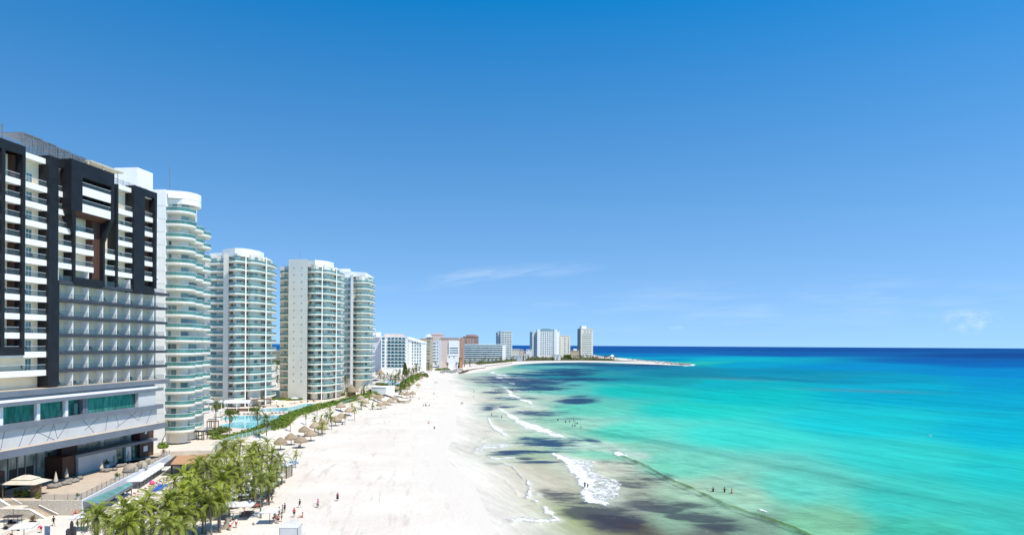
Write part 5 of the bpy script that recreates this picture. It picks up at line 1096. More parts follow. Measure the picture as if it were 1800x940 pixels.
# ================================================================== beach furniture
def uniq_rows(lst): return sorted(lst, key=lambda q: (-q[1], q[0]))
def palapa_parts(seed):
    random.seed(seed)
    a = MB().lathe([(1.80,1.82),(1.92,1.95),(1.74,2.28),(1.38,2.70),(.86,3.14),(.34,3.46),(.05,3.62)], 16, jit=.06).build('thatch_roof', M['thatch']); b = MB().tube([(0,0,-.3),(0,0,3.4)], .10, 7).build('pole', M['wood'])
    c = MB().lathe([(1.84,1.58),(1.93,1.74),(1.76,2.0),(1.4,2.1)], 22, jit=.09).build('thatch_fringe', M['thatch'])
    return [a, b, c]
PAL = []
for s in range(3):
    ps = palapa_parts(s); PAL.append([(o.name.split('.')[0], o.data) for o in ps])
    for o in ps: bpy.data.objects.remove(o)
def palapa(p, label, sc=1.0, group='thatched beach umbrellas'):
    t = thing('palapa', label, 'thatched umbrella', p, random.uniform(0,6), group); t.scale = (sc,)*3
    for k, (nm, me) in enumerate(random.choice(PAL)): inst(nm, me, t)
    return t
pp = [(511.7,781.5,1),(528.5,786.8,1),(546.5,774.6,1),(535,767,1),(493,790,1),(553.6,759.5,1),(566.5,762.3,1),(567.5,752.5,.95),(590,748,1.05),(599.8,742,1.05),(599,729,1.1),(613.6,730.5,1.05),
      (668,719,1),(677,716.6,1),(685.7,711.7,1),(694,707.7,1),(664,708.8,1),(669.6,707,1),(656,707.2,1),(634,713,1),(643,718.5,.9),(720.6,680.4,1),(735.5,681.3,.95),(725,697.5,1),(695.5,695,1),(706,698.5,1),(715,699.5,1),(711,682,1),(700,692,1),(728,675,1),(740,669,1.1),(716,689,1)]
for i, (x, y, s) in enumerate(uniq_rows(pp)): palapa(G(x, y), f'thatched beach umbrella, {nth(i)} from the near end of the long row on the sand', s*1.02)
def lounger_parts(m):
    r = [('frame', MB().box(-.95,-.32,.22,.95,.32,.28), 'wood')]
    r.append(('mattress', MB().box(-.35,-.30,.281,.95,.30,.38).hexa([(-.95,-.30,.62),(-.34,-.30,.285),(-.34,.30,.285),(-.95,.30,.62)], [(-.99,-.30,.74),(-.36,-.30,.39),(-.36,.30,.39),(-.99,.30,.74)]), m))
    r += [('leg', MB().box(sx_*.8-.04, sy_*.27-.04, 0, sx_*.8+.04, sy_*.27+.04, .22), 'wood') for sx_ in (-1,1) for sy_ in (-1,1)]
    o = [b.build(n, M[q]) for n, b, q in r]; d = [(n, ob.data) for (n, _, _), ob in zip(r, o)]
    for ob in o: bpy.data.objects.remove(ob)
    return d
LG = {k: lounger_parts(k) for k in ('lounger','loungebrown','blue_cloth','canvas','aqua_cloth')}
def lounger(p, rz, m, label, group):
    t = thing('sun_lounger', label, 'sun lounger', p, rz, group)
    for n, d in LG[m]: inst(n, d, t)
    return t
def umb_parts(half, rise, h, m, thick=.05):
    b = MB(); hz = h-rise
    b.hexa([(-half,-half,hz),(half,-half,hz),(half,half,hz),(-half,half,hz)], [(-.05,-.05,h),(.05,-.05,h),(.05,.05,h),(-.05,.05,h)])
    v = MB().box(-half,-half,hz-.16,half,-half+.02,hz).box(-half,half-.02,hz-.16,half,half,hz).box(-half,-half+.02,hz-.16,-half+.02,half-.02,hz).box(half-.02,-half+.02,hz-.16,half,half-.02,hz)
    o = [b.build('canopy', M[m]), v.build('valance', M[m]), MB().tube([(0,0,0),(0,0,hz)], .05, 6).build('pole', M['wood'])]; d = [(ob.name.split('.')[0], ob.data) for ob in o]
    for ob in o: bpy.data.objects.remove(ob)
    return d
UM = {'big': umb_parts(1.45,.45,2.75,'canvas'), 'small': umb_parts(1.0,.4,2.4,'canvas'), 'ecru': umb_parts(1.2,.4,2.6,'ecru'), 'navy': umb_parts(1.6,.6,2.9,'navy'), 'aqua': umb_parts(1.4,.5,2.6,'aqua_cloth'), 'red': umb_parts(1.5,.5,2.7,'red'), 'blue': umb_parts(1.5,.5,2.7,'blue_cloth')}
def umbrella(p, kind, rz, label, group=None, sc=1.0):
    t = thing('beach_umbrella', label, 'umbrella', p, rz, group); t.scale = (sc,)*3
    for n, d in UM[kind]: inst(n, d, t)
    return t
# white shades and loungers beside the grove
for i, (x, y, s, lb) in enumerate([(404,912,1.15,'left of two joined white square umbrellas above the men in red shorts'),(429,912,1.15,'right of two joined white square umbrellas above the men in red shorts'),(470,872,1.1,'white square umbrella over the dark blue loungers, behind the couple'),(487,853,1.0,'small white square umbrella by the timber cabana'),(425,889,1.1,'white square umbrella half hidden behind the small bright palm'),(443,880,1.0,'white square umbrella between grove palms and the couple'),(474,919,.95,'white square umbrella casting a dark shadow next to the standing group'),(404,893,1.0,'white square umbrella deep between the grove trunks')]):
    umbrella(G(x, y), 'big', .12, lb, None, s)
ll = [(409,893,'lounger'),(413,889,'lounger'),(417,886,'lounger'),(421,884,'lounger'),(452,884,'lounger'),(456,880,'lounger'),(460,877,'lounger'),(464,874,'lounger'),(470,867,'lounger'),(475,864,'lounger'),(494,848,'lounger'),(488,851,'lounger'),(483,855,'loungebrown'),(477,856,'loungebrown'),(454,890,'loungebrown'),(450,892,'loungebrown'),(431,908,'loungebrown'),(434,904,'loungebrown'),(438,901,'loungebrown'),(399,912,'lounger'),(396,905,'lounger'),(427,876,'lounger'),(432,872,'lounger'),(445,870,'lounger'),(390,885,'loungebrown'),(394,880,'lounger'),(438,872,'loungebrown'),(405,884,'loungebrown')]
for i, (x, y, m_) in enumerate(sorted(ll, key=lambda q: (q[2], q[0]))):
    kk = [q for q in sorted(ll, key=lambda q: (q[2], q[0])) if q[2] == m_].index((x, y, m_))
    lounger(G(x, y), math.pi+.05, m_, f"{'blue grey' if m_=='lounger' else 'brown'} lounger by the palm grove, {nth(kk)} of that colour from the left", 'loungers at the edge of the grove')
for i in range(7): lounger(P(273+i*2.4, 864-i*1.8, 1.3).xy.to_3d()+Vector((0,0,1.2)), .5, 'blue_cloth', f'bright blue lounger in the zigzag row behind the palms, {nth(i)} from the left', 'bright blue loungers')
for i in range(8):
    f = i/7; umbrella(P(239+43*f, 862-29*f, .9), 'big', .28, f'white square umbrella in the long row below the terrace wall, {nth(i)} from the near end', 'white umbrella row below the terrace', 1.0)
for i in range(13):
    f = i/12; lounger(P(219+76*f, 883-37*f, 1.0), .35, 'loungebrown', f'brown lounger in the row in front of the white umbrellas, {nth(i)} from the near end', 'brown loungers below the terrace')
for i, (x, y) in enumerate([(415,817),(420,815.5)]): pass
for i, (x, y) in enumerate([(513,817),(518,814.5),(515,812.5)]): lounger(G(x, y), .2+.3*i, 'aqua_cloth', f'light blue lounger on the sand behind the single small palm, {nth(i)} from the left', 'light blue loungers')
b_ = thing('beach_ball', 'pink ball among the brown loungers below the terrace', 'ball', P(267.5,853,1.2)); MB().ball((0,0,.55), .55, 12, 8).build('ball', M['pink'], b_, smooth=True)
# timber cabana
cb_ = thing('cabana', 'timber beach cabana with tan curtains at the right end of the palm grove', 'cabana', G(494,838), -.1)
MB().box(-1.9,-1.6,2.75,2.1,1.8,2.95).build('roof', M['greyside'], cb_)
for sx_ in (-1.7,1.9):
    for sy_ in (-1.4,1.6): MB().box(sx_-.1, sy_-.1, 0, sx_+.1, sy_+.1, 2.75).build('post', M['wood'], cb_)
MB().box(.75,-1.5,.05,1.75,-1.38,2.7).build('curtain', M['ecru'], cb_); MB().box(1.82,-1.2,.05,1.94,1.3,2.7).build('curtain', M['wickertan'], cb_); MB().box(-1.6,-1.3,.3,.6,1.3,.75).build('day_bed', M['wickertan'], cb_); MB().box(-1.5,-1.2,.76,.5,1.2,.95).build('cushion', M['lounger'], cb_)
bd = thing('leaning_board', 'tan board leaning under the joined white umbrellas', 'board', G(398,929)); MB().hexa([(-.6,-.5,0),(.6,-.5,0),(.6,-.42,0),(-.6,-.42,0)], [(-.2,.3,1.9),(.8,.3,1.9),(.8,.38,1.9),(-.2,.38,1.9)]).build('board', M['wickertan'], bd)
# terrace furniture
def closed_parasol(x, y, lb):
    t = thing('closed_parasol', lb, 'parasol', P(x, y, TZ)); MB().lathe([(.34,.75),(.40,.95),(.30,1.5),(.14,2.3),(.03,2.75)], 10, jit=.05).build('folded_canopy', M['ecru'], t); MB().tube([(0,0,0),(0,0,.9)], .04, 6).build('pole', M['metal'], t); MB().box(-.3,-.3,0,.3,.3,.1).build('base', M['metal'], t)
for x, y, lb in [(98,853,'closed cream parasol nearest the camera on the hotel terrace, above the first poufs'),(117,845,'closed cream parasol in front of the brown wood box'),(178,829.5,'closed cream parasol in front of the white terrace wall panel'),(202.6,818,'closed cream parasol by the terrace glass doors, between two others'),(226,812,'closed cream parasol farthest along the terrace, near the round daybeds')]: closed_parasol(x, y, lb)
bb = [(90,857.5,1.25),(97,857,1.0),(103,855,1),(113,852,1.1),(119,848.5,1.1),(124,846,1),(129,848,.9),(135,846.5,.9),(141,842,1),(181,829,1.1),(188,829,1.1),(194,827,.9),(186,825.5,.8),(202,826.5,.9),(208,821,1.1),(214,820,1),(219,818,.9),(122,851,.8)]
bb_d = {}
for i, (x, y, s) in enumerate(sorted(bb)):
    t = thing('pouf', f'grey woven pouf on the terrace, {nth(i)} from the left', 'pouf', P(x, y, TZ), 0, 'grey poufs on the terrace'); t.scale = (s,)*3
    if not bb_d: bb_d['a'] = MB().ball((0,0,.36), .62, 12, 8, sq=(1,1,.62)).build('cushion', M['wicker'], t, smooth=True).data; bb_d['b'] = MB().lathe([(.42,0),(.46,.06),(.44,.10)], 12).build('base', M['darkmetal'], t).data
    else: inst('cushion', bb_d['a'], t); inst('base', bb_d['b'], t)
for i, (x, y, s, lb) in enumerate([(229,829,1.35,'large round wicker daybed, nearest of the three on the terrace'),(249,822,1.2,'round wicker daybed in the middle of the three on the terrace'),(260.5,815,1.0,'round wicker daybed farthest of the three on the terrace')]):
    t = thing('wicker_daybed', lb, 'daybed', P(x, y, TZ), -.5 if i else -.2); t.scale = (s,)*3; b = MB(); vs_ = []; n, m_ = 14, 8
    for q, rr_ in ((0, 1.25), (1, 1.15)):
        for i2 in range(m_+1):
            for j in range(n+1): a = math.pi*j/n; e = math.pi*.56*i2/m_; vs_.append((rr_*math.cos(a)*math.sin(e)*1.0+0, -rr_*math.cos(e)*.9+.2, .15+rr_*math.sin(a)*math.sin(e)))
    o_ = (m_+1)*(n+1); fs_ = []
    for i2 in range(m_):
        for j in range(n): q = i2*(n+1)+j; fs_ += [(q,q+1,q+n+2,q+n+1),(o_+q+n+1,o_+q+n+2,o_+q+1,o_+q)]
    for j in range(n): q = m_*(n+1)+j; fs_.append((q,q+1,o_+q+1,o_+q))
    b.add(vs_, fs_); b.build('wicker_shell', M['wickertan'], t, smooth=True); MB().lathe([(1.1,.12),(1.14,.3),(1.0,.42)], 14).build('mattress', M['wicker'], t)
def planter(x, y, z, s, lb, m_='shrub', pot='white'):
    p = P(x, y, z); t = thing('planter', lb, 'potted plant', p); MB().lathe([(.28*s,0),(.36*s,.5*s),(.32*s,.5*s)], 10).build('pot', M[pot], t); b = MB(); r_ = random.Random(lb)
    for i in range(60):
        a = r_.uniform(0,6.28); e = r_.uniform(.3,1.4); d = Vector((math.cos(a)*math.cos(e), math.sin(a)*math.cos(e), math.sin(e)))*r_.uniform(.5,1.0)*s; q = d.cross(Vector((0,0,1))).normalized()*.07*s; o = Vector((0,0,.45*s)); b.add([o+d*.3-q*.4, o+d*.3+q*.4, o+d, o+d*.8-q], [(0,1,2,3)])
    b.build('leaves', M[m_], t)
planter(137,876.5,TZ,.9,'small spiky plant in a white pot at the corner of the terrace'); planter(206,843,TZ,1.3,'low green plant by the glass railing beside the round daybeds','hedge'); planter(287.5,800,TZ,1.3,'light green plant at the far end of the terrace railing','yellowleaf'); planter(188,822,TZ,1.5,'dark leafy plant against the white terrace wall panel'); planter(57,923,1.0,1.5,'dark square bin shaped pot with a dry plant near the stairs','deadfrond','darkmetal'); planter(150,893,.9,1.2,'dark shrub pot at the foot of the awning post','shrub','darkmetal')
# tan cantilever parasol and lounge at the top of the stairs
t = thing('terrace_parasol', 'big cream two tier parasol at the top of the stone stairs', 'parasol', P(44,872,TZ)); hq = 3.1
MB().hexa([(-3.3,-2.2,2.55),(3.3,-2.2,2.55),(3.3,2.6,2.55),(-3.3,2.6,2.55)], [(-1.6,-1.0,3.2),(1.6,-1.0,3.2),(1.6,1.3,3.2),(-1.6,1.3,3.2)]).build('canopy', M['ecru'], t); MB().hexa([(-1.9,-1.2,3.24),(1.9,-1.2,3.24),(1.9,1.5,3.24),(-1.9,1.5,3.24)], [(-.5,-.4,3.85),(.5,-.4,3.85),(.5,.6,3.85),(-.5,.6,3.85)]).build('canopy_vent', M['ecru'], t)
MB().box(-2.75,-1.9,-1.0+1.0,-2.62,-1.77,2.6).build('pole', M['wood'], t)
t = thing('wood_screen', 'brown slatted timber screen beneath the big cream parasol', 'screen', P(63,873,TZ))
for i in range(9): MB().box(-1.0,-.06,.1+i*.28,1.0,.06,.1+i*.28+.24).build('slat', M['wood'], t)
leafmass('shrub_bed', 'dark planting under the big cream parasol at the top of the stairs', 'shrubs', line_px([(24,873),(38,871.5),(52,873)], TZ), 1.6, 1.3, 110, .18, 'shrub', TZ-.05); leafmass('shrub_bed', 'light green shrub beside the timber screen', 'shrubs', line_px([(64,876),(69,875)], TZ), 1.2, 1.1, 110, .18, 'yellowleaf', TZ-.05)
# at the foot of the stairs
t = thing('square_shade', 'cream square umbrella at the foot of the stairs behind the cart', 'umbrella', G(24,917)); MB().hexa([(-1.9,-1.2,2.5),(1.9,-1.2,2.55),(1.9,1.2,2.55),(-1.9,1.2,2.5)], [(-1.0,-.5,2.75),(1.0,-.5,2.8),(1.0,.5,2.8),(-1.0,.5,2.75)]).build('canopy', M['ecru'], t); MB().tube([(0,0,0),(0,0,2.55)], .05, 6).build('pole', M['metal'], t)
t = thing('golf_cart', 'small cart with a dark flat roof parked below the stairs', 'cart', G(23,928), .15)
MB().hexa([(-1.1,-.6,.35),(1.1,-.6,.35),(1.1,.6,.35),(-1.1,.6,.35)], [(-1.15,-.6,.8),(1.0,-.6,.8),(1.0,.6,.8),(-1.15,.6,.8)]).build('body', M['wickertan'], t); MB().box(-1.2,-.7,1.95,1.2,.7,2.07).build('roof', M['darkmetal'], t); MB().box(-.4,-.55,.8,.2,.55,1.0).box(-.5,-.55,.85,-.38,.55,1.4).build('seat', M['black'], t)
for sx_ in (-1.05,1.0):
    for sy_ in (-.58,.58): MB().box(sx_-.03, sy_-.03, .8, sx_+.03, sy_+.03, 1.95).build('roof_post', M['darkmetal'], t)
for sx_ in (-.75,.75):
    for sy_ in (-.62,.62):
        o = MB().lathe([(.12,-.07),(.30,-.07),(.30,.07),(.12,.07)], 14).build('wheel', M['black'], t, (sx_, sy_, .30)); o.rotation_euler = (math.radians(90),0,0)
t = thing('sign_panel', 'blue grey upright panel standing on the white sand at the bottom edge', 'panel', G(83,946)); MB().box(-.42,-.04,.12,.42,.04,1.95).build('panel', M['lounger'], t); MB().box(-.4,-.2,0,.4,.2,.12).build('foot', M['metal'], t)
for x, y, s, lb in [(42,952,1.1,'white domed umbrella cut by the bottom left corner'),(143,931,1.0,'white square umbrella beside the dark trunks left of the grove')]: umbrella(G(x, y), 'big', .3, lb, None, s)
for i, (x, y, h) in enumerate([(119,944,1.4),(126,940,2.3),(131,942,1.6)]): t = thing('dark_post', f'dark wrapped post left of the palm grove, {nth(i)} from the left', 'post', G(x, y), 0, 'dark posts left of the grove'); MB().lathe([(.22,0),(.28,.3),(.26,h*.8),(.12,h)], 8).build('post', M['darkmetal'], t); MB().lathe([(.3,0),(.34,.1),(.28,.14)], 8).build('base', M['wood'], t)
t = thing('white_tent', 'white fabric tent on the sand cut by the bottom edge below the group', 'tent', G(511,953), .05); b = MB(); b.box(-1.35,-1.2,.05,1.35,1.2,2.6); b.hexa([(-1.4,-1.25,2.62),(1.4,-1.25,2.62),(1.4,1.25,2.62),(-1.4,1.25,2.62)], [(-1.0,-.8,3.1),(1.0,-.8,3.1),(1.0,.8,3.1),(-1.0,.8,3.1)]); b.build('fabric', mat('pale_grey_tent_fabric', (.74,.74,.72), .8, .06, 1.2, thin=.3), t)
for sx_ in (-1.38,1.38): MB().box(sx_-.04,-1.26,0,sx_+.04,-1.18,2.6).build('pole', M['metal'], t)
t = thing('thin_pole', 'thin bare pole standing alone on the open sand', 'pole', G(667,882)); MB().tube([(0,0,-.2),(.12,0,1.75)], .03, 5).build('pole', M['wood'], t); MB().ball((.12,0,1.78), .05, 6, 4).build('tip', M['wood'], t)
t = thing('goal_frame', 'thin white goal frame lying at the bottom of the open sand', 'goal', G(636,937)); b = MB()
for a_, c_ in (((-.7,0,0),(-.7,0,.8)),((.7,0,0),(.7,0,.8)),((-.7,0,.8),(.7,0,.8)),((0,0,0),(0,0,.8))): b.tube([a_, c_], .03, 5)
b.build('frame', M['greyside'], t)
# pool deck furniture
t = thing('shade_canopy', 'long white stretched canopy on columns beside the lobed pool', 'canopy', P(418,722,DZ), .12)
b = MB(); n = 10; top_ = []; 
for i in range(n+1): a = math.pi*i/n; top_.append((1.9*math.cos(a), 3.3+1.25*math.sin(a)))
b.add([(-5.0, y, z) for y, z in top_]+[(5.2, y*.9, z) for y, z in top_]+[(-5.0, y*.94, z-.12) for y, z in top_]+[(5.2, y*.84, z-.12) for y, z in top_], [(i, i+1, n+2+i, n+1+i) for i in range(n)]+[(3*n+3+i, 3*n+4+i, 2*n+3+i, 2*n+2+i) for i in range(n)]+[(i+1, i, 2*n+2+i, 2*n+3+i) for i in range(n)]+[(n+1+i, n+2+i, 3*n+4+i, 3*n+3+i) for i in range(n)])
b.build('canopy_fabric', M['canvas'], t)
for x in (-4.6, 0, 4.7):
    for y in (-1.7, 1.7): MB().tube([(x,y,0),(x,y,3.35)], .12, 7).build('column', M['white'], t)
MB().box(-4.4,-1.0,.02,4.4,1.2,.95).build('bar_counter', M['wood'], t)
t = thing('shade_canopy', 'short white canopy half hidden behind the nearest tower', 'canopy', P(378,719,DZ), .1); MB().hexa([(-3,-1.6,3.0),(3,-1.6,3.0),(3,1.6,3.0),(-3,1.6,3.0)], [(-2.6,-.5,3.9),(2.6,-.5,3.9),(2.6,.5,3.9),(-2.6,.5,3.9)]).build('canopy_fabric', M['canvas'], t)
for x in (-2.6,2.6): MB().tube([(x,0,0),(x,0,3.05)], .1, 6).build('column', M['white'], t)
for x, y, s, lb in [(387,733,1.1,'white umbrella right of a pair beside the lobed pool'),(377,737,1.1,'white umbrella left of a pair beside the lobed pool'),(486,713,1.0,'white umbrella near the second pool under the gap of the towers'),(518,709,1.1,'white umbrella in front of the blank porthole wall'),(459,712,.9,'small white umbrella at the long brown pergola')]: umbrella(P(x, y, DZ), 'big', .2, lb, None, s)
def pergola(x, y, L, D_, h, lb, m_='wood', rz_=0):
    t = thing('pergola', lb, 'pergola', P(x, y, DZ), rz_); MB().box(-L/2,-D_/2,h,L/2,D_/2,h+.22).build('roof', M[m_], t)
    for sx_ in (-1,0,1):
        for sy_ in (-1,1): MB().box(sx_*(L/2-.2)-.1, sy_*(D_/2-.2)-.1, 0, sx_*(L/2-.2)+.1, sy_*(D_/2-.2)+.1, h).build('post', M[m_], t)
pergola(452,713.5,11.5,4.0,2.9,'long brown pergola between the white canopy and the second pool','wood',.25); pergola(374,752,3.2,2.4,2.2,'small dark pergola at the foot of the nearest tower'); pergola(352,772,3.4,2.6,2.3,'dark shelter tucked under the nearest tower balconies','darkmetal')
pl_ = [(421,728.5),(430.6,728),(436.6,728),(444.5,728),(451,727),(479,726.5),(486,726),(493,725.6),(500,725.5),(508,726),(530,706.8),(541,706),(552,705.6),(447,717.5),(456,716.5),(464,716),(489,714.8),(497,714)]
for i, (x, y) in enumerate(sorted(pl_)): lounger(P(x, y, DZ), 1.4 if i % 2 else 1.7, 'canvas' if 725 < y else 'loungebrown', f"{'white' if y > 725 else 'brown'} pool lounger on the condominium deck, {nth(i)} from the left", 'pool deck loungers')
t = thing('cabin', 'white flat roofed cabin behind the hedge at the small pale pool', 'cabin', P(669,692,DZ), .0); MB().box(-4.5,-3,0,3.4,4,3.9).build('wall', M['greyside'], t); MB().box(3.45,-2.5,0,7.2,4,4.4).build('annex', M['white'], t); MB().box(-4.8,-3.3,3.92,3.6,4.3,4.2).build('roof', M['white'], t); MB().box(-6.4,-1,0,-4.55,2,2.6).build('porch', M['wood'], t); MB().box(-1.2,-3.06,0,.2,-2.99,2.4).build('door', M['pale'], t)
t = thing('thatched_hut', 'round thatched hut under the palm by the third tower', 'hut', P(618,697,DZ)); random.seed(4); MB().lathe([(3.0,2.6),(3.1,2.8),(2.0,4.6),(.2,6.6)], 14, jit=.06).build('thatch_roof', M['thatch'], t); MB().lathe([(2.2,0),(2.2,2.7)], 12).build('wall', M['wood'], t)
t = thing('thatched_hut', 'thatched cone roof by the garden wall right of the last tower', 'hut', P(668,664,DZ)); MB().lathe([(4.0,3.0),(4.1,3.2),(2.4,5.2),(.2,7.8)], 14, jit=.06).build('thatch_roof', M['thatch'], t); MB().lathe([(.3,0),(.3,3.1)], 8).build('post', M['wood'], t)
t = thing('cone_tent', 'pale pointed tent roof behind the small pale pool', 'tent', P(693,667,DZ)); MB().lathe([(5.2,2.4),(5.0,2.7),(2.2,5.4),(.15,8.6)], 8).build('tent_fabric', M['ecru'], t); MB().lathe([(.15,0),(.15,2.5)], 6).build('pole', M['metal'], t)
t = thing('garden_wall', 'long white garden wall in front of the white beach hotel', 'wall', P(672,661,DZ)); q = P(709,657,DZ)-P(672,661,DZ); MB().hexa([(0,0,0),(q.x,q.y,0),(q.x,q.y+.5,0),(0,.5,0)], [(0,0,6),(q.x,q.y,6),(q.x,q.y+.5,6),(0,.5,6)]).build('wall', M['white'], t); MB().hexa([(0,-.1,6.01),(q.x,q.y-.1,6.01),(q.x,q.y+.6,6.01),(0,.6,6.01)], [(0,-.1,6.3),(q.x,q.y-.1,6.3),(q.x,q.y+.6,6.3),(0,.6,6.3)]).build('coping', M['greyside'], t)
for i, (x, y, k, lb) in enumerate([(656,676,'navy','dark blue umbrella by the last tower, left of a pair'),(661,674.5,'navy','dark blue umbrella by the last tower, right of a pair'),(682,674,'aqua','light blue umbrella at the small pale pool, farther one'),(688,678,'aqua','light blue umbrella at the small pale pool, middle one'),(698,681,'aqua','light blue umbrella at the small pale pool, nearest one'),
    (777,643,'red','red umbrella on the beach below the pink hotel'),(785,640.5,'blue','blue umbrella left of the white walled club'),(790,640,'navy','navy umbrella in front of the white walled club'),(794,640.5,'aqua','pale blue umbrella in front of the white walled club'),(808,637.5,'blue','bright blue umbrella right of the white walled club'),(743,661,'small','white umbrella on the dune corner, left one'),(748,661,'small','white umbrella on the dune corner, right one')]):
    umbrella(P(x, y, DZ if x < 720 else 1.4), k, .3, lb, None, 1.6 if x > 700 else 1.2)
t = thing('sand_fence', 'low curved pale fence enclosing sand beside the thatched umbrellas', 'fence', G(708,708)); q = [Vector(G(x, y))-Vector(G(708,708)) for x, y in ((697,706),(703,708),(712,708.5),(720,707.5),(723,704.5))]; MB().wall([(v.x, v.y) for v in q], 0, 1.1, .25).build('panel', M['beigewall'], t); MB().wall([(v.x, v.y-.05) for v in q], 1.12, 1.25, .35).build('rail', M['wood'], t)
# far beach umbrellas and loungers
rng = random.Random(31); fu = [(820+i*2.1+rng.uniform(-.6,.6), 633.6-rng.uniform(0,2.2)-i*.06) for i in range(34)]+[(930+i*3.6+rng.uniform(-.8,.8), 630.4-rng.uniform(0,1.2)) for i in range(34)]+[(1048+i*2.6, 629.5-rng.uniform(0,1.0)) for i in range(12)]
for i, (x, y) in enumerate(sorted(fu)): palapa(P(x, y, 1.4), f'small thatched umbrella on the far beach, {nth(i)} from the left', 1.25, 'thatched umbrellas on the far beach')
fl_ = sorted([(936+i*3.4, 632.3-.03*i+rng.uniform(-.2,.2)) for i in range(26)]+[(826+i*2.6, 635.4-rng.uniform(0,1.4)) for i in range(20)])
for i, (x, y) in enumerate(fl_): t = lounger(P(x, y, 1.3), .6, 'loungebrown', f'dark lounger on the far beach, {nth(i)} from the left', 'dark loungers on the far beach'); t.scale = (1.5,)*3
t = thing('white_tent', 'small white pointed tent on the tip of the point', 'tent', P(1076,628.5,1.5)); MB().lathe([(6.2,3.2),(5.6,4.2),(.3,8.2)], 8).build('tent_roof', M['white'], t)
for a in range(4): MB().box(4.2*math.cos(a*1.57+.78)-.2, 4.2*math.sin(a*1.57+.78)-.2, 0, 4.2*math.cos(a*1.57+.78)+.2, 4.2*math.sin(a*1.57+.78)+.2, 3.25).build('post', M['white'], t)
# boulders
def boulder_me(s):
    random.seed(s); b = MB().ball((0,0,.3), 1, 8, 6, 0, (1.15,.95,.75), .22); o = b.build('boulder', M['rock']); d = o.data; bpy.data.objects.remove(o); return d
BO = [boulder_me(70+i) for i in range(4)]; rng = random.Random(17)
bo = sorted([(x, 655.6-(x-775)*.02-rng.uniform(0,5.5), rng.uniform(.9,1.9)) for x in [776+37*i/33+rng.uniform(-.5,.5) for i in range(34)]])
for i, (x, y, s) in enumerate(bo): p = G(x, y); o = inst('boulder', rng.choice(BO), None, p, rng.uniform(0,6)); o.scale = (s,)*3; tag(o, f'grey boulder in the heap at the bend of the beach, {nth(i)} from the left', 'boulder', 'boulders at the bend of the beach')
jt = sorted([(1105+107*(i/63)**.8, rng.uniform(0,1)) for i in range(64)])
for i, (x, f) in enumerate(jt):
    yt = 631.0+(x-1105)*.096; yb = 637.4+(x-1105)*.040; y = yt+(yb-yt)*(.25*f+.12 if x < 1150 else f); p = P(x, y, .2); o = inst('boulder', rng.choice(BO), None, p, rng.uniform(0,6)); s = rng.uniform(1.5,2.9); o.scale = (s,)*3; tag(o, f'rock of the low jetty at the point, {nth(i)} from the land', 'boulder', 'rocks of the jetty')
# drifts of washed up seaweed
def drift(pts, w0, name, label):
    q = [P(x, y, .0) for x, y in pts]; o = q[0].copy(); b = MB(); L_, R_ = [], []; n = len(q); T_ = []
    rng_ = random.Random(5)
    for i, p in enumerate(q):
        d = (q[min(i+1,n-1)]-q[max(i-1,0)]).normalized(); s = Vector((-d.y, d.x, 0))*w0[i]*rng_.uniform(.75,1.2); z = gz(p.x, p.y)
        L_.append(p+s-o+Vector((0,0,-.2))); R_.append(p-s-o+Vector((0,0,-.2))); T_.append(p-o+Vector((0,0,max(z,0)+.5)))
    b.strip(L_, T_); b.strip(T_, R_); b.add([L_[0],T_[0],R_[0],L_[-1],T_[-1],R_[-1]], [(0,1,2),(5,4,3)]); ob = b.build(name, M['weed'], None, tuple(o)); tag(ob, label, 'seaweed', None, 'stuff')
drift(dense([(807,656.5),(814,653.8),(822,651.2),(832,649.5),(842,648),(853,646.4)], 2), [2+9*math.sin(min(1,i/6)*1.57)*(1-i/26) for i in range(60)], 'seaweed_drift', 'broad dark brown drift of washed up seaweed at the bend of the beach')
drift(dense([(788,643.2),(800,643.8),(812,643.6)], 2), [2.2]*40, 'seaweed_drift', 'thin brown seaweed line on the sand below the white walled club')
drift(dense([(852,644.5),(872,642.2),(890,640.0),(900,638.5)], 2), [2.0]*60, 'seaweed_drift', 'thin brown seaweed line along the far waterline')

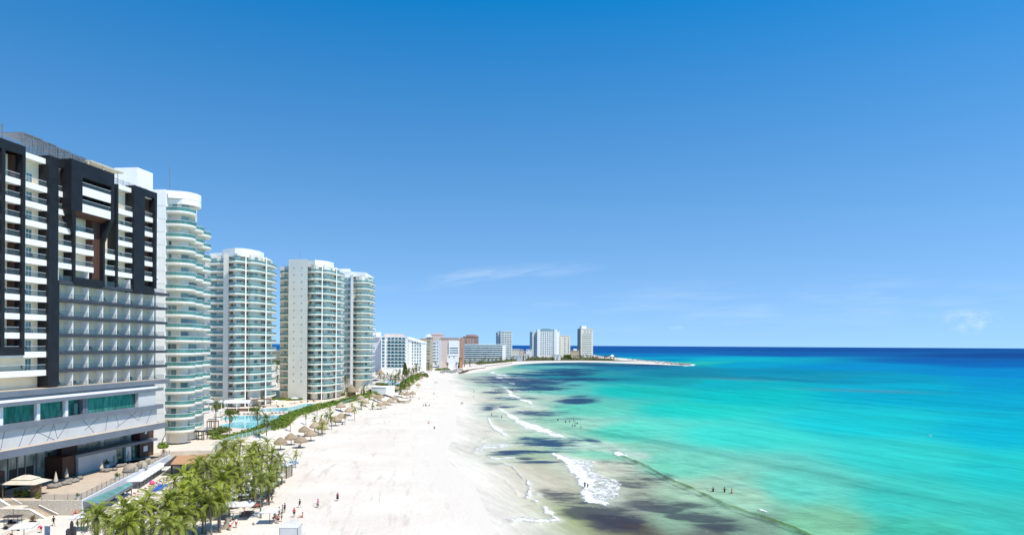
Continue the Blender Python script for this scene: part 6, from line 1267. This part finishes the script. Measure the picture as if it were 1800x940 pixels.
# ================================================================== people
J0 = dict(pel=(0,0,.92), bel=(0,0,1.08), che=(0,0,1.27), nek=(0,0,1.45), hed=(0,.02,1.57), top=(0,.02,1.68), shL=(.17,0,1.40), elL=(.23,-.02,1.13), wrL=(.25,.06,.90), haL=(.25,.09,.80), shR=(-.17,0,1.40), elR=(-.23,-.02,1.13), wrR=(-.25,.06,.90), haR=(-.25,.09,.80),
          hiL=(.09,0,.88), knL=(.10,.02,.48), anL=(.10,-.02,.08), toL=(.11,.15,.03), hiR=(-.09,0,.88), knR=(-.10,.02,.48), anR=(-.10,-.02,.08), toR=(-.11,.15,.03))
POSE = {'stand': {}, 'walk': dict(knL=(.10,.20,.52), anL=(.10,.28,.10), toL=(.11,.44,.08), knR=(-.10,-.06,.48), anR=(-.10,-.34,.14), toR=(-.11,-.20,.03), elL=(.23,-.16,1.15), wrL=(.24,-.20,.92), haL=(.24,-.18,.82), elR=(-.23,.10,1.15), wrR=(-.22,.28,.98), haR=(-.22,.34,.90)),
 'arms': dict(elL=(.40,.08,1.22), wrL=(.58,.18,1.20), haL=(.66,.22,1.20), elR=(-.40,.08,1.24), wrR=(-.56,.2,1.28), haR=(-.64,.24,1.30)),
 'bend': dict(bel=(0,.12,1.0), che=(0,.34,1.02), nek=(0,.52,.98), hed=(0,.64,.93), top=(0,.74,.88), shL=(.17,.46,1.0), shR=(-.17,.46,1.0), elL=(.2,.50,.72), wrL=(.18,.58,.50), haL=(.18,.60,.40), elR=(-.2,.50,.72), wrR=(-.18,.58,.50), haR=(-.18,.60,.40)),
 'sit': {k: v for k, v in dict(pel=(0,0,.12), bel=(0,-.04,.30), che=(0,-.06,.50), nek=(0,-.04,.68), hed=(0,0,.80), top=(0,0,.91), shL=(.17,-.06,.63), shR=(-.17,-.06,.63), elL=(.26,-.1,.38), wrL=(.25,.12,.30), haL=(.24,.22,.28), elR=(-.26,-.1,.38), wrR=(-.25,.12,.30), haR=(-.24,.22,.28), hiL=(.09,.04,.11), knL=(.12,.40,.38), anL=(.12,.72,.06), toL=(.12,.88,.05), hiR=(-.09,.04,.11), knR=(-.12,.40,.36), anR=(-.12,.74,.06), toR=(-.12,.90,.05)).items()}}
POSE['lie'] = {k: (v[0], 0.85-v[2]+(0), .14+(v[1] if abs(v[1]) < .1 else .05)) for k, v in J0.items()}
ED = ['pel-bel','bel-che','che-nek','nek-hed','hed-top','che-shL','shL-elL','elL-wrL','wrL-haL','che-shR','shR-elR','elR-wrR','wrR-haR','pel-hiL','hiL-knL','knL-anL','anL-toL','pel-hiR','hiR-knR','knR-anR','anR-toR']
RD = dict(pel=(.145,.105), bel=(.125,.095), che=(.145,.105), nek=(.055,.055), hed=(.088,.098), top=(.06,.065), shL=.062, elL=.042, wrL=.030, haL=.034, hiL=.088, knL=.058, anL=.040, toL=.034)
BODY = {}
for pn, d in POSE.items():
    j = {**J0, **d}; nm = list(j); me = bpy.data.meshes.new('body_rig'); me.from_pydata([j[k] for k in nm], [tuple(nm.index(q) for q in e.split('-')) for e in ED], [])
    o = bpy.data.objects.new('body_rig', me); COL.objects.link(o); md = o.modifiers.new('skin', 'SKIN'); md.use_smooth_shade = True
    for i, k in enumerate(nm):
        r = RD.get(k, RD.get(k[:2]+'L')); me.skin_vertices[0].data[i].radius = r if isinstance(r, tuple) else (r, r); me.skin_vertices[0].data[i].use_root = (k == 'pel')
    sb = o.modifiers.new('sub', 'SUBSURF'); sb.levels = 1; sb.render_levels = 1
    dg = bpy.context.evaluated_depsgraph_get(); dg.update(); bm_ = bpy.data.meshes.new_from_object(o.evaluated_get(dg)); bm_.materials.clear(); bm_.materials.append(M['skin']); bpy.data.objects.remove(o)
    V = {k: Vector(v) for k, v in j.items()}; hd = MB(); hv = (V['top']-V['hed']).normalized(); c = V['hed']+hv*.05-Vector((0,.02,0)) if pn != 'lie' else V['hed']+hv*.05
    hd.ball(tuple(c), .118, 10, 7, 0, (1,1.05,.95))
    sh = MB().tube([V['pel']+(V['bel']-V['pel'])*.35, V['pel'], V['hiL'].lerp(V['hiR'],.5)-(V['bel']-V['pel'])*.25], [.17,.175,.15], 10)
    for s in 'LR': sh.tube([V['hi'+s], V['hi'+s].lerp(V['kn'+s], .55)], [.112,.095], 8)
    st_ = MB().tube([V['pel'].lerp(V['bel'], .2), V['bel'], V['che'], V['nek']-(V['nek']-V['che'])*.22], [.165,.155,.175,.10], 10)
    for s in 'LR': st_.tube([V['sh'+s].lerp(V['che'], .25), V['sh'+s].lerp(V['el'+s], .65)], [.085,.065], 7)
    sk = MB().tube([V['bel'], V['pel'], V['knL'].lerp(V['knR'], .5)], [.15,.19,.26], 10)
    BODY[pn] = (bm_, hd, sh, st_, sk)
CL = {}
def cloth(pn, i, m):
    k = (pn, i, m)
    if k not in CL: o = BODY[pn][i].build('x', M[m], smooth=True); CL[k] = o.data; bpy.data.objects.remove(o)
    return CL[k]
def person(p, pose, rz, label, bottom='black', top=None, skirt=None, hair='hair', group=None, sc=1.0, dz=0):
    t = thing('person', label, 'person', Vector(p)+Vector((0,0,dz)), rz, group); t.scale = (sc,)*3; inst('body', BODY[pose][0], t); inst('hair', cloth(pose, 1, hair), t)
    if bottom: inst('shorts', cloth(pose, 2, bottom), t)
    if top: inst('shirt', cloth(pose, 3, top), t)
    if skirt: inst('skirt', cloth(pose, 4, skirt), t)
    return t
R_ = math.radians
PEOPLE = [(526.8,892,'walk',100,'person in dark clothes walking across the sand right of the group','black','black',None),(517,908.5,'walk',200,'person in a red shirt walking on the sand above the white tent','black','red',None),(558.8,891.8,'stand',60,'person in a pale pink dress beside a small frame on the sand',None,'pink','grey_wear'),(593.3,880,'stand',10,'person in a purple top and long dark skirt standing alone on the sand',None,'purple','black'),
 (478,883,'walk',80,'person in dark shorts walking, right one of the couple by the blue loungers','black',None,None),(469.5,888,'stand',120,'person in light swimwear, left one of the couple by the blue loungers','orange',None,None),(472,886,'stand',150,'person standing between the couple and the blue loungers','black',None,None),
 (483,916.5,'stand',30,'person at the left of the standing group, bare back','navy',None,None),(489,920,'stand',200,'person nearest the camera in the standing group, in dark shorts','black',None,None),(495,916.5,'stand',110,'person at the right of the standing group, in dark swimwear','black',None,None),(490.7,907,'arms',300,'person with a white top in the middle of the standing group','black','white_shirt',None),(496.6,903,'stand',90,'person behind the standing group, left of a pair','teal_wear',None,None),(500.5,900,'stand',70,'person farthest back in the standing group, right of a pair','navy','navy',None),(486,918,'bend',120,'person bending in the standing group','red',None,None),
 (404.7,932,'stand',10,'person in white shirt and red shorts seen from behind, nearest under the joined umbrellas','red','white_shirt',None),(415,927,'stand',240,'second person in white shirt and red shorts under the joined umbrellas','red','white_shirt',None),(410,919,'stand',120,'person in a green top in the shade of the joined umbrellas','black','teal_wear',None),(431,893,'stand',120,'person in black standing beside the small bright palm','black','black',None),(439,891,'stand',60,'person in a pale top sitting near the brown loungers','grey_wear','white_shirt',None),
 (94,924,'walk',-90,'person in black clothes walking at the foot of the stairs','black','black',None),(72,936,'bend',60,'person in a pink top bending on the white sand near the bottom left','red','pink',None),(21,940,'sit',120,'person sitting on the sand beside the cart','black',None,None),(33,932,'sit',90,'person sitting behind the domed umbrella','navy',None,None),(136,930,'stand',-60,'person in dark clothes by the dark posts left of the grove','black','black',None),
 (748,712,'stand',0,'person with a white beach trike in the middle of the beach','navy','white_shirt',None),(744.5,713,'sit',90,'person sitting left of the white beach trike','black','black',None),(762.7,694,'stand',0,'lone person on the sand near the waterline, mid beach','black','grey_wear',None),(764.3,674,'walk',0,'leftmost of three people walking far up the beach','black','grey_wear',None),(766.5,674,'walk',0,'middle of three people walking far up the beach','black','navy',None),(769.5,674,'walk',0,'rightmost of three people walking far up the beach','grey_wear','white_shirt',None),
 (753.8,744,'sit',140,'person sitting alone on the sand near the water','orange',None,None),(763.5,753,'sit',200,'person in black sitting on the wet sand edge','black','black',None),(524,782,'stand',90,'person in black under the second thatched umbrella','black','black',None),(526,785.5,'sit',40,'person sitting under the second thatched umbrella','grey_wear',None,None),(602,746,'sit',40,'person sitting left of the slender palm on the sand','black','navy',None),(664,719.5,'sit',40,'person sitting under the nearest palapa of the second cluster','black','black',None),(721,700,'stand',0,'person by the palapa lowest in the farther cluster','black','black',None),(737,701,'sit',90,'person sitting right of the farther palapa cluster','black','black',None),(531.5,909,'sit',100,'person with tan skin sitting on the sand, right of the person in red','orange',None,None),(527,920.5,'lie',40,'person lying on the sand beside the white tent','orange',None,None)]
for x, y, ps, rz_, lb, bt, tp_, skt in PEOPLE:
    person(G(x, y), ps, R_(rz_), lb, bt, tp_, skt)
for i in range(11):
    f = i/10.5; q = P(219+76*f+1.5, 883-37*f, 1.0); person(q+Vector((0,0,.30)), 'lie', .35+math.pi/2, f'sunbather lying in the brown lounger row below the terrace, {nth(i)} from the near end', ('black','navy','red','orange','teal_wear')[i % 5], group='sunbathers in the brown lounger row')
for i, (x, y) in enumerate([(454,890),(450,892),(434,904),(483,855)]): person(G(x, y)+Vector((0,0,.30)), 'lie', math.pi*1.5+.05, f'sunbather on a brown lounger at the edge of the grove, {nth(i)} from the terrace', 'red', group='sunbathers at the edge of the grove')
wade = [(810.7,711.5),(813.5,711.5),(835,673),(832.4,699.5),(833,690),(864.3,732),(882,736),(871,688.5),(875,688.7),(879.7,691.2),(855,657.5),(882,666),(885,666),(914,648),(918,649),(922,648.5),(877,643.5),(865,645)]
for i, (x, y) in enumerate(sorted(wade)): person(P(x, y, -.15), ('walk','stand','arms')[i % 3], R_(40*i), f'small dark figure wading in the shallows, {nth(i)} from the left', ('black','navy','red')[i % 3], ('black', None, 'grey_wear')[i % 3], group='waders in the shallows')
for x, y, lb, ps in [(1028,859,'taller of two dark figures at the edge of the white foam','arms'),(1033,859.5,'smaller of two dark figures at the edge of the white foam','walk')]: person(P(x, y, -.05), ps, R_(30), lb, 'black', 'black', sc=1.0 if x < 1030 else .82)
sw_ = [(980.6,742),(993.5,744),(1001,745),(1008.6,743),(1011,746.6),(1014.5,748),(1006,752.3),(1010.5,752.3),(1021,755.2),(994.6,746),(920.6,689),(929.5,690.5),(948,692),(952,692.4),(901,690)]
for i, (x, y) in enumerate(sorted(sw_)): person(P(x, y, -.72), ('arms','stand')[i % 2], R_(67*i), f'swimmer standing chest deep, {nth(i)} from the left among the bathers offshore', 'black', 'black' if i % 2 else None, group='bathers offshore')
for x, y, lb in [(1253.5,869,'dark swimmer at the green wave crest, leftmost of three'),(1273.5,869,'dark swimmer at the green wave crest, with arms out, middle of three'),(1286,871.5,'pale swimmer at the green wave crest, rightmost of three')]: person(P(x, y, -.55), 'arms', R_(x), lb, 'red' if x > 1280 else 'black', None if x > 1280 else 'black')
for i, (x, y) in enumerate([(866,638.5),(869,638.2),(873,637.9),(848,640),(838,644),(831,644.5),(835,645),(846,643.5),(960,633.5),(985,634),(1030,634),(1012,633.5),(828,645.5),(841,643)]): person(P(x, y, 1.2), 'stand', i, f'tiny figure standing on the far beach, {nth(i)} in the scattered crowd', ('black','red','navy')[i % 3], ('black','white_shirt',None)[i % 3], group='people on the far beach', sc=1.25)
t = thing('beach_trike', 'white three wheeled beach cart beside a person in the middle of the beach', 'trike', G(751,713), .2); MB().box(-.9,-.4,.45,.9,.4,.75).build('seat_box', M['white'], t)
for x, y in ((-.7,-.6),(-.7,.6),(.95,0)):
    o = MB().lathe([(.1,-.1),(.36,-.1),(.36,.1),(.1,.1)], 12).build('wheel', M['black'], t, (x, y, .36)); o.rotation_euler = (R_(90),0,0)
MB().tube([(-.2,0,.7),(-.2,0,1.9)], .04, 5).build('mast', M['metal'], t)
t = thing('beach_bag', 'small dark bag lying on the sand below the couple', 'bag', G(445.6,922)); MB().ball((0,0,.2), .25, 8, 6, sq=(1,.7,.8)).build('bag', M['grey_wear'], t, smooth=True); MB().tube([(-.15,0,.35),(0,0,.55),(.15,0,.35)], .02, 5).build('strap', M['black'], t)
t = thing('small_frame', 'small dark frame standing on the sand beside the person in pink', 'frame', G(553.5,889)); b = MB()
for a_, c_ in (((-.3,0,0),(-.3,0,.5)),((.3,0,0),(.3,0,.5)),((-.3,0,.5),(.3,0,.5)),((-.3,0,.03),(.3,0,.03))): b.tube([a_, c_], .035, 5)
b.build('frame', M['metal'], t)
